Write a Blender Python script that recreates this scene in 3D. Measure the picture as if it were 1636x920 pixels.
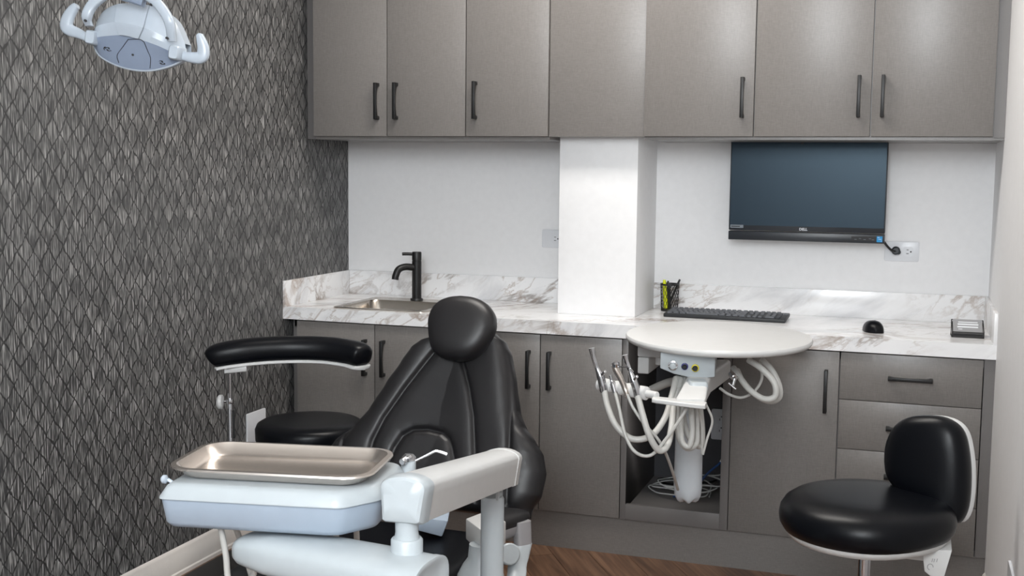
import bpy, bmesh, math, random
from mathutils import Vector, Matrix, noise
random.seed(7)
S = bpy.context.scene
COL = S.collection
for o in list(bpy.data.objects): bpy.data.objects.remove(o)

# ---------------------------------------------------------------- camera, world, lights, exposure
CX, CY, CZ = 2.2085, -4.3308, 1.3162
F_PX = 1864.8
yaw, pit, rol = (math.radians(a) for a in (19.0155, -5.8063, 0.5855))
FW = Vector((-math.sin(yaw)*math.cos(pit), math.cos(yaw)*math.cos(pit), math.sin(pit)))
_r0 = Vector((math.cos(yaw), math.sin(yaw), 0)); _u0 = _r0.cross(FW)
RT = _r0*math.cos(rol) + _u0*math.sin(rol); UP = -_r0*math.sin(rol) + _u0*math.cos(rol)
CAM = Vector((CX, CY, CZ))
cd = bpy.data.cameras.new('camera'); cam = bpy.data.objects.new('camera', cd); COL.objects.link(cam)
m = Matrix((RT, UP, -FW)).transposed().to_4x4(); m.translation = CAM; cam.matrix_world = m
cd.sensor_fit = 'HORIZONTAL'; cd.sensor_width = 36; cd.lens = F_PX*36/1636; cd.clip_start = .02
S.camera = cam

S.view_settings.view_transform = 'Standard'; S.view_settings.look = 'None'
S.view_settings.exposure = 0.0; S.view_settings.gamma = 1; S.view_settings.use_curve_mapping = False
w = bpy.data.worlds.new('world'); S.world = w; w.use_nodes = True
w.node_tree.nodes['Background'].inputs[0].default_value = (.75, .85, 1, 1)
w.node_tree.nodes['Background'].inputs[1].default_value = .05

def area(name, loc, size, power, col=(1, 1, 1), rot=(0, 0, 0)):
    l = bpy.data.lights.new(name, 'AREA'); l.shape = 'RECTANGLE'; l.size, l.size_y = size
    l.energy = power; l.color = col
    o = bpy.data.objects.new(name, l); o.location = loc; o.rotation_euler = rot; COL.objects.link(o)
    return o
area('ceiling_panel_light', (1.25, -1.15, 2.56), (1.15, .4), 29, (1, .955, .90))
area('flash_light', (2.1, -4.9, 2.2), (.9, .9), 40, (.96, .985, 1), (math.radians(68), 0, math.radians(15)))
area('bounced_flash_light', (2.0, -4.3, 1.7), (.2, .2), 19, (1, 1, 1), (math.radians(155), 0, 0))
area('front_fill_light', (1.9, -5.57, 1.95), (1.0, 1.0), 36, (.86, .94, 1), (math.radians(90), 0, 0))  # added cool fill at the front wall, no window there; also brightens the monitor

# ---------------------------------------------------------------- helpers
def at(u, v, d):                                     # point seen at pixel (u, v), d metres along the view axis
    return CAM + (FW + RT*((u-818)/F_PX) - UP*((v-460)/F_PX))*d
def pl(u, v, ax, val):                               # ... on the plane axis = val
    k = FW + RT*((u-818)/F_PX) - UP*((v-460)/F_PX)
    return CAM + k*((val-CAM[ax])/k[ax])
def srgb(*c):
    return tuple(((x/255)/12.92 if x/255 <= .04045 else ((x/255+.055)/1.055)**2.4) for x in c) + (1,)

class NT:
    def __init__(s, name):
        s.m = bpy.data.materials.new(name); s.m.use_nodes = True
        s.t = s.m.node_tree; s.b = s.t.nodes['Principled BSDF']
    def n(s, typ, **kw):
        x = s.t.nodes.new(typ)
        for k, v in kw.items():
            if k.startswith('i_'):
                key = k[2:]; key = int(key) if key.isdigit() else key.replace('_', ' ')
                x.inputs[key].default_value = v
            else: setattr(x, k, v)
        return x
    def l(s, a, b): s.t.links.new(a, b)
    def math(s, op, a, b=None, c=None):
        x = s.t.nodes.new('ShaderNodeMath'); x.operation = op
        for i, q in enumerate((a, b, c)):
            if q is None: continue
            if isinstance(q, (int, float)): x.inputs[i].default_value = q
            else: s.l(q, x.inputs[i])
        return x.outputs[0]
    def mix(s, f, a, b):
        x = s.t.nodes.new('ShaderNodeMix'); x.data_type = 'RGBA'
        for i, q in ((0, f), (6, a), (7, b)):
            if isinstance(q, (int, float, tuple)): x.inputs[i].default_value = q
            else: s.l(q, x.inputs[i])
        return x.outputs[2]
    def ramp(s, f, stops):
        x = s.t.nodes.new('ShaderNodeValToRGB'); e = x.color_ramp.elements
        while len(e) < len(stops): e.new(.5)
        for q, (p, c) in zip(e, stops): q.position = p; q.color = c
        s.l(f, x.inputs[0]); return x.outputs[0]

def mat(name, rgb, rough=.5, metal=0, var=.04, scale=40, bump=0, bscale=None, **kw):
    k = NT(name); c = srgb(*rgb)
    tc = k.n('ShaderNodeTexCoord'); no = k.n('ShaderNodeTexNoise', i_Scale=scale, i_Detail=4.0)
    k.l(tc.outputs['Object'], no.inputs['Vector'])
    lo = tuple(x*(1-var) for x in c[:3])+(1,); hi = tuple(min(1, x*(1+var)) for x in c[:3])+(1,)
    k.l(k.mix(no.outputs[0], lo, hi), k.b.inputs['Base Color'])
    k.b.inputs['Roughness'].default_value = rough; k.b.inputs['Metallic'].default_value = metal
    for a, v in kw.items(): k.b.inputs[a.replace('_', ' ')].default_value = v
    if bump:
        n2 = k.n('ShaderNodeTexNoise', i_Scale=bscale or 400, i_Detail=2.0); k.l(tc.outputs['Object'], n2.inputs['Vector'])
        bp = k.n('ShaderNodeBump', i_Strength=bump, i_Distance=.001); k.l(n2.outputs[0], bp.inputs['Height'])
        k.l(bp.outputs[0], k.b.inputs['Normal'])
    return k.m

def laminate():
    k = NT('taupe_linen_laminate'); tc = k.n('ShaderNodeTexCoord')
    outs = []
    for sc in ((900, 900, 60), (60, 60, 900)):
        mp = k.n('ShaderNodeMapping'); mp.inputs['Scale'].default_value = sc; k.l(tc.outputs['Object'], mp.inputs[0])
        no = k.n('ShaderNodeTexNoise', i_Scale=1.0, i_Detail=2.0); k.l(mp.outputs[0], no.inputs['Vector']); outs.append(no.outputs[0])
    f = k.math('MULTIPLY', k.math('ADD', outs[0], outs[1]), .5)
    c = k.ramp(f, [(.3, srgb(111, 107, 104)), (.7, srgb(130, 126, 123))])
    k.l(c, k.b.inputs['Base Color']); k.b.inputs['Roughness'].default_value = .34
    bp = k.n('ShaderNodeBump', i_Strength=.12, i_Distance=.0006); k.l(f, bp.inputs['Height']); k.l(bp.outputs[0], k.b.inputs['Normal'])
    return k.m

def marble():
    k = NT('white_marble_laminate'); tc = k.n('ShaderNodeTexCoord')
    ro = k.n('ShaderNodeMapping'); ro.inputs['Rotation'].default_value = (0, math.radians(30), math.radians(-24)); k.l(tc.outputs['Object'], ro.inputs[0])
    mp = k.n('ShaderNodeMapping'); mp.inputs['Scale'].default_value = (1.0, 3.4, 3.8); k.l(ro.outputs[0], mp.inputs[0]); V = mp.outputs[0]
    def noise_at(sc, dist, off, det=7.0):
        ad = k.n('ShaderNodeVectorMath', operation='ADD'); ad.inputs[1].default_value = (off, off*2, off*.5); k.l(V, ad.inputs[0])
        no = k.n('ShaderNodeTexNoise', i_Scale=sc, i_Detail=det, i_Roughness=.6, i_Distortion=dist); k.l(ad.outputs[0], no.inputs['Vector']); return no.outputs[0]
    def vein(sc, dist, wd, off):
        d = k.math('ABSOLUTE', k.math('SUBTRACT', noise_at(sc, dist, off), .5))
        return k.math('MAXIMUM', k.math('SUBTRACT', 1.0, k.math('DIVIDE', d, wd)), 0.0)
    mask = k.ramp(noise_at(1.0, .3, 2.0, 3.0), [(.40, (0, 0, 0, 1)), (.62, (1, 1, 1, 1))])
    cloud = k.ramp(noise_at(1.3, .8, 5.5), [(.48, (0, 0, 0, 1)), (.70, (1, 1, 1, 1))])
    warm = k.ramp(noise_at(.8, .4, 9.5, 2.0), [(.4, srgb(128, 118, 112)), (.6, srgb(150, 122, 98))])
    v1 = k.math('MULTIPLY', vein(1.0, .9, .030, 0), mask); v3 = k.math('MULTIPLY', vein(2.3, 1.2, .028, 7.7), mask)
    base = k.mix(k.math('MULTIPLY', cloud, .75), srgb(240, 240, 241), srgb(182, 183, 188))
    b2 = k.mix(k.math('MULTIPLY', v1, .75), base, warm)
    b3 = k.mix(k.math('MULTIPLY', v3, .6), b2, srgb(158, 140, 126))
    k.l(b3, k.b.inputs['Base Color']); k.b.inputs['Roughness'].default_value = .2
    return k.m

def wallpaper():
    k = NT('charcoal_diamond_wallpaper'); tc = k.n('ShaderNodeTexCoord'); O = tc.outputs['Object']
    no = k.n('ShaderNodeTexNoise', i_Scale=17.0, i_Detail=3.0); k.l(O, no.inputs['Vector'])
    sp = k.n('ShaderNodeSeparateXYZ'); k.l(O, sp.inputs[0])
    sn = k.n('ShaderNodeSeparateColor'); k.l(no.outputs['Color'], sn.inputs[0])
    y = k.math('ADD', sp.outputs[1], k.math('MULTIPLY', k.math('SUBTRACT', sn.outputs[0], .5), .022))
    z = k.math('ADD', sp.outputs[2], k.math('MULTIPLY', k.math('SUBTRACT', sn.outputs[1], .5), .03))
    p = k.math('DIVIDE', y, .057); q = k.math('DIVIDE', z, .078)
    a = k.math('ADD', p, q); b = k.math('SUBTRACT', p, q)
    def edge(x): return k.math('ABSOLUTE', k.math('SUBTRACT', k.math('FRACT', x), .5))      # .5 on a line
    e = k.math('MAXIMUM', edge(a), edge(b))
    n2 = k.n('ShaderNodeTexNoise', i_Scale=45.0, i_Detail=2.0); k.l(O, n2.inputs['Vector'])
    thr = k.math('ADD', .36, k.math('MULTIPLY', n2.outputs[0], .14))
    line = k.math('SMOOTHSTEP', e, thr) if False else k.math('MINIMUM', k.math('MAXIMUM', k.math('MULTIPLY', k.math('SUBTRACT', e, thr), 22.0), 0.0), 1.0)
    cv = k.n('ShaderNodeCombineXYZ'); k.l(k.math('FLOOR', a), cv.inputs[0]); k.l(k.math('FLOOR', b), cv.inputs[1])
    wn = k.n('ShaderNodeTexWhiteNoise'); k.l(cv.outputs[0], wn.inputs['Vector'])
    mp = k.n('ShaderNodeMapping'); mp.inputs['Scale'].default_value = (1, 330, 16); k.l(O, mp.inputs[0])
    st = k.n('ShaderNodeTexNoise', i_Scale=1.0, i_Detail=2.0); k.l(mp.outputs[0], st.inputs['Vector'])
    s = k.math('ADD', st.outputs[0], k.math('MULTIPLY', k.math('SUBTRACT', wn.outputs['Value'], .5), .05))
    leaf = k.ramp(s, [(.36, srgb(60, 60, 61)), (.5, srgb(81, 81, 81)), (.66, srgb(160, 159, 157))])
    c = k.mix(k.math('MULTIPLY', line, .92), leaf, srgb(44, 44, 45))
    k.l(c, k.b.inputs['Base Color']); k.b.inputs['Roughness'].default_value = .55
    return k.m

def wood():
    k = NT('brown_plank_wood'); tc = k.n('ShaderNodeTexCoord'); oi = k.n('ShaderNodeObjectInfo')
    ro = k.n('ShaderNodeMapping'); ro.inputs['Rotation'].default_value = (0, 0, math.radians(-122)); k.l(tc.outputs['Object'], ro.inputs[0])
    mp = k.n('ShaderNodeMapping'); mp.inputs['Scale'].default_value = (3, 50, 1); k.l(ro.outputs[0], mp.inputs[0])
    no = k.n('ShaderNodeTexNoise', i_Scale=1.0, i_Detail=6.0, i_Distortion=.6, noise_dimensions='4D'); k.l(mp.outputs[0], no.inputs['Vector'])
    k.l(k.math('MULTIPLY', oi.outputs['Random'], 50.0), no.inputs['W'])
    c = k.ramp(no.outputs[0], [(.3, srgb(84, 60, 46)), (.5, srgb(118, 88, 68)), (.72, srgb(146, 112, 88))])
    v = k.math('ADD', .8, k.math('MULTIPLY', oi.outputs['Random'], .3))
    hs = k.n('ShaderNodeHueSaturation'); k.l(c, hs.inputs['Color']); k.l(v, hs.inputs['Value'])
    k.l(hs.outputs[0], k.b.inputs['Base Color']); k.b.inputs['Roughness'].default_value = .42
    return k.m

def brushed(name, rgb, rough=.28, sc=(30, 900, 30)):
    k = NT(name); tc = k.n('ShaderNodeTexCoord'); mp = k.n('ShaderNodeMapping'); mp.inputs['Scale'].default_value = sc
    k.l(tc.outputs['Object'], mp.inputs[0]); no = k.n('ShaderNodeTexNoise', i_Scale=1.0, i_Detail=3.0); k.l(mp.outputs[0], no.inputs['Vector'])
    k.b.inputs['Base Color'].default_value = srgb(*rgb); k.b.inputs['Metallic'].default_value = 1
    k.l(k.math('ADD', rough-.02, k.math('MULTIPLY', no.outputs[0], .04)), k.b.inputs['Roughness'])
    return k.m

M = dict(
    paint=mat('white_wall_paint', (239, 239, 240), .6, bump=.15, bscale=250),
    ceil=mat('ceiling_paint', (238, 237, 234), .8),
    lam=laminate(), marble=marble(), paper=wallpaper(), wood=wood(),
    carc=mat('cabinet_carcass_laminate', (112, 109, 108), .45, var=.05, scale=200),
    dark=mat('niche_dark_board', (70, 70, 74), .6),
    sub=mat('subfloor', (50, 40, 34), .8),
    black=mat('matte_black_metal', (14, 14, 15), .42),
    trim=mat('white_trim_paint', (226, 220, 214), .4),
    vinyl=mat('black_vinyl', (30, 29, 31), .4, bump=.12, bscale=900),
    vinyl2=mat('black_vinyl_soft', (8, 10, 15), .33, bump=.1, bscale=900, Specular_IOR_Level=.22),
    white=mat('white_enamel', (184, 191, 195), .3),
    warmw=mat('warm_white_plastic', (212, 212, 211), .35),
    bluew=mat('pale_blue_grey_plastic', (166, 179, 194), .35),
    greyp=mat('grey_plastic', (150, 148, 150), .45),
    lampw=mat('lamp_white_plastic', (186, 196, 207), .25),
    lampd=mat('lamp_grey_plastic', (142, 155, 176), .3),
    chrome=mat('chrome', (205, 205, 208), .12, 1, var=.01),
    steel=mat('satin_steel', (228, 219, 211), .27, 1, var=.02),
    sink=brushed('sink_steel', (190, 182, 172), .24, (40, 500, 40)),
    hose=mat('off_white_hose', (196, 195, 191), .4),
    hosegrey=mat('grey_hose', (168, 166, 162), .45),
    clear=mat('clear_sleeve', (225, 226, 222), .15, Alpha=.35),
    bottle=mat('translucent_bottle_plastic', (226, 232, 238), .3, Transmission_Weight=.12),
    screen=mat('monitor_screen', (14, 23, 33), .34, Specular_Tint=(.6, .82, 1, 1)),
    bezel=mat('monitor_bezel', (38, 42, 48), .35),
    led=mat('sticker_blue', (10, 150, 215), .5),
    label=mat('sticker_grey', (120, 128, 135), .5),
    letter=mat('light_lettering', (225, 228, 232), .5),
    yellow=mat('highlighter_yellow', (220, 230, 20), .4),
    ringy=mat('yellow_ring', (220, 205, 40), .4),
    ringb=mat('blue_ring', (50, 50, 125), .4),
    dgrey=mat('dark_slot', (40, 40, 42), .6),
    key=mat('keyboard_key', (78, 81, 87), .5),
    kb=mat('keyboard_black', (32, 34, 37), .5),
    plate=mat('outlet_plate', (224, 226, 230), .3),
    card=mat('grey_card', (150, 150, 152), .5),
    cable=mat('white_cable', (190, 192, 192), .5),
    mat=mat('black_floor_shade', (34, 32, 33), .7, bump=.2),  # near-black colour standing in for shade on the floor
    bcable=mat('blue_cable', (40, 75, 130), .45),
)

BM = bmesh.new
def V(*a): return Vector(a)
def box(bm, x0, x1, y0, y1, z0, z1, bev=0, mx=None, seg=2):
    t = bmesh.new()
    bmesh.ops.create_cube(t, size=1)
    for v in t.verts: v.co = V(x0+(v.co.x+.5)*(x1-x0), y0+(v.co.y+.5)*(y1-y0), z0+(v.co.z+.5)*(z1-z0))
    if bev: bmesh.ops.bevel(t, geom=t.edges[:], offset=bev, segments=seg, affect='EDGES', profile=.5)
    merge(bm, t, mx)
def merge(bm, t, mx=None):
    if mx is not None: bmesh.ops.transform(t, matrix=mx, verts=t.verts)
    mp = {v: bm.verts.new(v.co) for v in t.verts}
    for f in t.faces:
        try: bm.faces.new([mp[v] for v in f.verts])
        except ValueError: pass
    t.free()
def frame_of(d):
    d = d.normalized(); a = V(0, 0, 1) if abs(d.z) < .9 else V(1, 0, 0)
    x = a.cross(d).normalized(); return x, d.cross(x), d
def rings(bm, rs, cap0=True, cap1=True, closed=True):
    vs = [[bm.verts.new(p) for p in r] for r in rs]; n = len(vs[0])
    for a, b in zip(vs, vs[1:]):
        for i in range(n if closed else n-1):
            j = (i+1) % n; bm.faces.new((a[i], a[j], b[j], b[i]))
    if cap0: bm.faces.new(vs[0][::-1])
    if cap1: bm.faces.new(vs[-1])
def lathe(bm, prof, org, axis=(0, 0, 1), seg=28, cap0=True, cap1=True):
    x, y, d = frame_of(Vector(axis)); org = Vector(org)
    rings(bm, [[org + d*h + (x*math.cos(t)+y*math.sin(t))*max(r, 1e-4) for t in [2*math.pi*i/seg for i in range(seg)]] for r, h in prof], cap0, cap1)
def cyl(bm, a, b, r, r2=None, seg=20):
    a = Vector(a); b = Vector(b); r2 = r if r2 is None else r2; L = (b-a).length
    e = min(r, r2)*.12
    lathe(bm, [(r-e, 0), (r, e), (r2, L-e), (r2-e, L)], a, b-a, seg)
def spline(pts, n=8):
    P = [Vector(p) for p in pts]; P = [P[0]*2-P[1]] + P + [P[-1]*2-P[-2]]; out = []
    for i in range(1, len(P)-2):
        a, b, c, d = P[i-1:i+3]
        for j in range(n):
            t = j/n; out.append(.5*((2*b)+(c-a)*t+(2*a-5*b+4*c-d)*t*t+(3*b-a-3*c+d)*t**3))
    out.append(P[-2]); return out
def tube(bm, pts, r, seg=10, n=8, smooth=True):
    P = spline(pts, n) if smooth else [Vector(p) for p in pts]; N = len(P)
    up = None; rs = []
    for i, p in enumerate(P):
        d = (P[min(i+1, N-1)]-P[max(i-1, 0)]).normalized()
        if up is None: up = frame_of(d)[0]
        up = (up - d*up.dot(d)).normalized(); s = d.cross(up)
        rr = r(i/(N-1)) if callable(r) else r
        rs.append([p + (up*math.cos(t)+s*math.sin(t))*rr for t in [2*math.pi*k/seg for k in range(seg)]])
    rings(bm, rs)
def prism(bm, poly, o, ux, uy, dn, bev=0):           # polygon in the plane (o, ux, uy), extruded along dn
    t = bmesh.new(); o = Vector(o); ux = Vector(ux); uy = Vector(uy); dn = Vector(dn)
    a = [t.verts.new(o+ux*p[0]+uy*p[1]) for p in poly]; b = [t.verts.new(v.co+dn) for v in a]
    n = len(a); t.faces.new(a[::-1]); t.faces.new(b)
    for i in range(n): t.faces.new((a[i], a[(i+1) % n], b[(i+1) % n], b[i]))
    bmesh.ops.recalc_face_normals(t, faces=t.faces)
    if bev: bmesh.ops.bevel(t, geom=t.edges[:], offset=bev, segments=2, affect='EDGES', profile=.5)
    merge(bm, t)
def rrect(w, h, r, n=5, cx=0, cy=0):
    o = []
    for sx, sy, a0 in ((1, 1, 0), (-1, 1, 90), (-1, -1, 180), (1, -1, 270)):
        for i in range(n+1):
            a = math.radians(a0+90*i/n); o.append((cx+sx*(w/2-r)+r*math.cos(a), cy+sy*(h/2-r)+r*math.sin(a)))
    return o
def section(c, x, y, w, h, p=4, n=28):               # superellipse ring
    o = []
    for i in range(n):
        t = 2*math.pi*i/n; ct, st = math.cos(t), math.sin(t)
        o.append(c + x*(w/2*math.copysign(abs(ct)**(2/p), ct)) + y*(h/2*math.copysign(abs(st)**(2/p), st)))
    return o

def thing(name, label, cat, loc=(0, 0, 0), group=None):
    o = bpy.data.objects.new(name, None); o.empty_display_size = .05; o.location = loc; COL.objects.link(o)
    o['label'] = label; o['category'] = cat
    if group: o['group'] = group
    return o
def origin(o):
    p = Vector(o.location)
    while o.parent: o = o.parent; p = p + Vector(o.location)
    return p
def obj(name, bm, m, parent=None, label=None, ang=40, kind=None, cat=None, group=None, loc=None, sub=0):
    bmesh.ops.remove_doubles(bm, verts=bm.verts, dist=1e-6)
    bmesh.ops.recalc_face_normals(bm, faces=bm.faces)
    org = origin(parent) if parent else Vector(loc or (0, 0, 0))
    if org.length: bmesh.ops.translate(bm, vec=-org, verts=bm.verts)
    me = bpy.data.meshes.new(name); bm.to_mesh(me); bm.free()
    me.polygons.foreach_set('use_smooth', [True]*len(me.polygons)); me.set_sharp_from_angle(angle=math.radians(ang))
    for q in (m if isinstance(m, (list, tuple)) else [m]): me.materials.append(M[q])
    o = bpy.data.objects.new(name, me); COL.objects.link(o)
    if parent: o.parent = parent
    else: o.location = org
    if label: o['label'] = label
    if kind: o['kind'] = kind
    if cat: o['category'] = cat
    if group: o['group'] = group
    if sub:
        sm = o.modifiers.new('subsurf', 'SUBSURF'); sm.levels = sub; sm.render_levels = sub
    return o
def text(s, size, o, ux, uy, depth=.0006):           # lettering as a mesh, o = lower left corner
    c = bpy.data.curves.new('t', 'FONT'); c.body = s; c.size = size; c.offset = size*.03; c.extrude = depth; c.resolution_u = 3
    t = bpy.data.objects.new('t', c); COL.objects.link(t); dg = bpy.context.evaluated_depsgraph_get()
    me = bpy.data.meshes.new_from_object(t.evaluated_get(dg)); bm = BM(); bm.from_mesh(me)
    bpy.data.objects.remove(t); bpy.data.curves.remove(c); bpy.data.meshes.remove(me)
    ux = Vector(ux); uy = Vector(uy); n = ux.cross(uy); o = Vector(o)
    for v in bm.verts: v.co = o + ux*v.co.x + uy*v.co.y + n*v.co.z
    return bm

# ---------------------------------------------------------------- room
W = 2.4584; YF = -5.6; H = 2.6
def struct(name, bm, m, **kw): return obj(name, bm, m, kind='structure', **kw)
b = BM(); box(b, -.1, 0, YF, .1, 0, H); struct('wall_left', b, 'paper', label='wall with charcoal diamond-pattern wallpaper on the left')
b = BM(); box(b, 0, W, 0, .1, 0, H); struct('wall_back', b, 'paint', label='white painted wall behind the counter')
b = BM(); box(b, W, W+.1, YF, .1, 0, H); struct('wall_right', b, 'paint', label='white painted wall at the right edge')
b = BM(); box(b, 0, W, YF-.1, YF, 0, H); struct('wall_front', b, 'paint')
b = BM(); box(b, -.1, W+.1, YF-.1, .1, H, H+.1); struct('ceiling', b, 'ceil')
b = BM(); box(b, 1.0005, 1.2856, -.3179, 0, .8, H, .002); struct('wall_column', b, 'paint', label='white square column standing on the counter')
b = BM(); box(b, -.1, W+.1, YF-.1, .1, -.1, -.008); fl = struct('floor', b, 'sub', label='floor of brown wood planks laid diagonally')
def clip(poly, ax, val, keep):
    o = []
    for i, p in enumerate(poly):
        q = poly[(i+1) % len(poly)]; a = (p[ax]-val)*keep; c = (q[ax]-val)*keep
        if a >= 0: o.append(p)
        if a*c < 0: t = a/(a-c); o.append((p[0]+(q[0]-p[0])*t, p[1]+(q[1]-p[1])*t))
    return o
d = (-.53, .848); nrm = (.848, .53); pw = .125; plen = 1.1
for i in range(-36, 30):
    off = random.random()*plen
    for j in range(-6, 6):
        s0 = j*plen+off; c0 = [(s0+.0008, i*pw+.0008), (s0+plen-.0008, i*pw+.0008), (s0+plen-.0008, (i+1)*pw-.0008), (s0+.0008, (i+1)*pw-.0008)]
        poly = [(1.2+d[0]*s+nrm[0]*t, -2.2+d[1]*s+nrm[1]*t) for s, t in c0]
        for ax, val, kp in ((0, 0, 1), (0, W, -1), (1, -4.4, 1), (1, -.3, -1)):
            poly = clip(poly, ax, val, kp)
            if len(poly) < 3: break
        if len(poly) < 3: continue
        t = BM(); prism(t, poly, (0, 0, -.008), (1, 0, 0), (0, 1, 0), (0, 0, .008)); obj('plank', t, 'wood', fl)
def base_profile(x, sgn):
    return [(x, 0), (x+sgn*.016, 0), (x+sgn*.016, .012), (x+sgn*.012, .016), (x+sgn*.012, .068), (x+sgn*.008, .074), (x+sgn*.008, .082), (x+sgn*.004, .088), (x, .092)]
b = BM(); prism(b, base_profile(0, 1), (0, -4.4, 0), (1, 0, 0), (0, 0, 1), (0, 4.4-.54, 0)); struct('baseboard_left', b, 'trim', label='white moulded baseboard under the wallpaper')
b = BM(); prism(b, base_profile(W, -1), (0, -4.4, 0), (1, 0, 0), (0, 0, 1), (0, 4.4-.54, 0)); struct('baseboard_right', b, 'trim')

b = BM(); prism(b, rrect(1.16, 1.55, .02, 3), (.612, -1.72, .0), (1, 0, 0), (0, 1, 0), (0, 0, .006), .002)  # dark sheet over the planks paints in the shade around the chair
obj('floor_shade_sheet', b, 'mat', label='thin black sheet imitating floor shade under the chair beside the white baseboard', cat='mat', loc=(.612, -1.72, 0))
# ---------------------------------------------------------------- cabinets
def handle(bm, c, L, axis, out=.032):                # arched bar pull, centre c on the door face, axis 'z' or 'x'
    a = V(0, 0, 1) if axis == 'z' else V(1, 0, 0); x = V(1, 0, 0) if axis == 'z' else V(0, 0, 1)
    h = L/2; inner = [(-h+.012, .0)]
    top = [(-h, 0), (-h, out), (h, out), (h, 0), (h-.011, 0)]
    arc = [(h-.014-(L-.028)*i/10, out-.016+.008*math.sin(math.pi*i/10)) for i in range(11)]
    prism(bm, top+arc+[(-h+.011, 0)], Vector(c)-x*.0055, a, V(0, -1, 0), x*.011, .0012)
ZU = 1.4308; ZT = 2.32
def door(parent, x0, x1, z0, z1, yf, th, hx=None, hz=None, kind='door', haxis='z', hl=.132):
    b = BM(); box(b, x0+.0018, x1-.0018, yf, yf+th, z0+.001, z1-.001, .0012); o = obj(kind, b, 'lam', parent)
    if hx is not None:
        b = BM(); handle(b, (hx, yf, hz), hl, haxis); obj('handle', b, 'black', o)
def wall_cab(label, xs, doors, x0c, x1c):
    t = thing('wall_cabinet', label, 'cabinet', ((x0c+x1c)/2, -.2, ZU-.007))
    b = BM(); box(b, max(x0c, .0653), x1c, -.393, 0, ZU-.010, ZT); obj('body', b, 'lam', t)
    for (x0, x1, hx) in doors: door(t, x0, x1, ZU, ZT, -.4127, .0195, hx, 1.558)
    return t
WC1 = wall_cab('double-door taupe wall cabinet next to the wallpapered wall', 0, [(.0653, .3682, .333), (.3682, .6762, .408)], 0, .6762)
wall_cab('single-door taupe wall cabinet above the faucet, left of the plain panel', 0, [(.6762, .9853, .7155)], .6762, .9853)
b = BM(); box(b, 0, .0653, -.335, 0, ZU-.007, ZT); obj('filler_strip', b, 'carc', WC1)
b = BM(); box(b, .9853, 1.3236, -.402, -.322, ZU, ZT, .001)
obj('wall_panel', b, 'lam', label='plain taupe filler panel without handle above the white column', cat='panel', loc=(1.15, -.36, ZU))
wall_cab('single-door taupe wall cabinet right of the plain panel, handle on its right', 0, [(1.3236, 1.6923, 1.655)], 1.3236, 1.6923)
t = wall_cab('double-door taupe wall cabinet in the right corner over the monitor', 0, [(1.6923, 2.0602, 2.022), (2.0602, 2.4246, 2.0945)], 1.6923, W)
b = BM(); box(b, 2.4262, W, -.4, -.393, ZU-.003, ZT); obj('filler_strip', b, 'carc', t)
b = BM(); box(b, 0, W, -.37, 0, ZT, H); struct('trim_1', b, 'paint')

ZC = .80; TC = .0454; DY = -.5251; ZK = .1296; ZD = ZC-TC-.004; BY = -.507
def base_cab(label, x0, x1, name='base_cabinet'):
    t = thing(name, label, 'cabinet', ((x0+x1)/2, -.3, 0))
    b = BM(); th = .016
    box(b, x0, x0+th, BY, -.02, ZK, ZC-TC); box(b, x1-th, x1, BY, -.02, ZK, ZC-TC); box(b, x0, x1, BY, -.02, ZK, ZK+th)
    box(b, x0, x1, -.036, -.02, ZK, ZC-TC); box(b, x0, x1, BY, BY+.02, ZC-TC-.03, ZC-TC)
    obj('body', b, 'carc', t); return t
t = base_cab('double-door grey-taupe base cabinet under the sink by the wallpaper', .034, .686)
b = BM(); box(b, .016, .05, DY+.04, DY+.06, ZK, ZC-TC); obj('filler_strip', b, 'carc', t)
door(t, .051, .3712, ZK, ZD, DY, .018, .337, .63); door(t, .3712, .686, ZK, ZD, DY, .018, .409, .63)
t = base_cab('double-door grey-taupe base cabinet behind the black dental chair', .686, 1.2936)
door(t, .686, 1.0026, ZK, ZD, DY, .018, .9635, .628); door(t, 1.0026, 1.2936, ZK, ZD, DY, .018, 1.0385, .628)
t = thing('open_cabinet', 'open niche cabinet without door holding bottle, hoses and cables', 'cabinet', (1.477, -.3, 0))
b = BM(); box(b, 1.2945, 1.314, DY, -.06, ZK, ZC-TC, .0008); box(b, 1.634, 1.6605, DY, -.06, ZK, ZC-TC, .0008)
box(b, 1.314, 1.634, DY, DY+.018, ZK, .183, .0008); obj('frame', b, 'carc', t)
b = BM(); box(b, 1.314, 1.634, DY+.018, -.06, .15, .166); obj('shelf_board', b, 'carc', t)
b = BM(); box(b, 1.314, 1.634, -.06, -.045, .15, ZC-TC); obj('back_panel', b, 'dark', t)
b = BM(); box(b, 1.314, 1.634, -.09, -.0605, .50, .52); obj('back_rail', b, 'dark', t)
t = base_cab('single-door grey-taupe base cabinet right of the open niche', 1.6611, 2.0014)
door(t, 1.6611, 2.0014, ZK, ZD, DY, .018, 1.961, .623, hl=.137)
t = base_cab('grey-taupe drawer cabinet with four drawers in the right corner', 2.0014, W, 'drawer_cabinet')
for z0, z1 in ((.5989, ZD), (.4395, .5989), (.2846, .4395), (ZK, .2846)):
    door(t, 2.0014, 2.4257, z0, z1, DY, .018, 2.2145, z0+.079, 'drawer', 'x', .132)
b = BM(); box(b, 2.427, W, DY+.004, BY, ZK, ZC-TC); obj('filler_strip', b, 'carc', t)
b = BM(); box(b, 0, W, -.5112, -.49, 0, ZK); struct('trim_2', b, 'lam', label='grey-taupe toe kick under the base cabinets')

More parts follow.
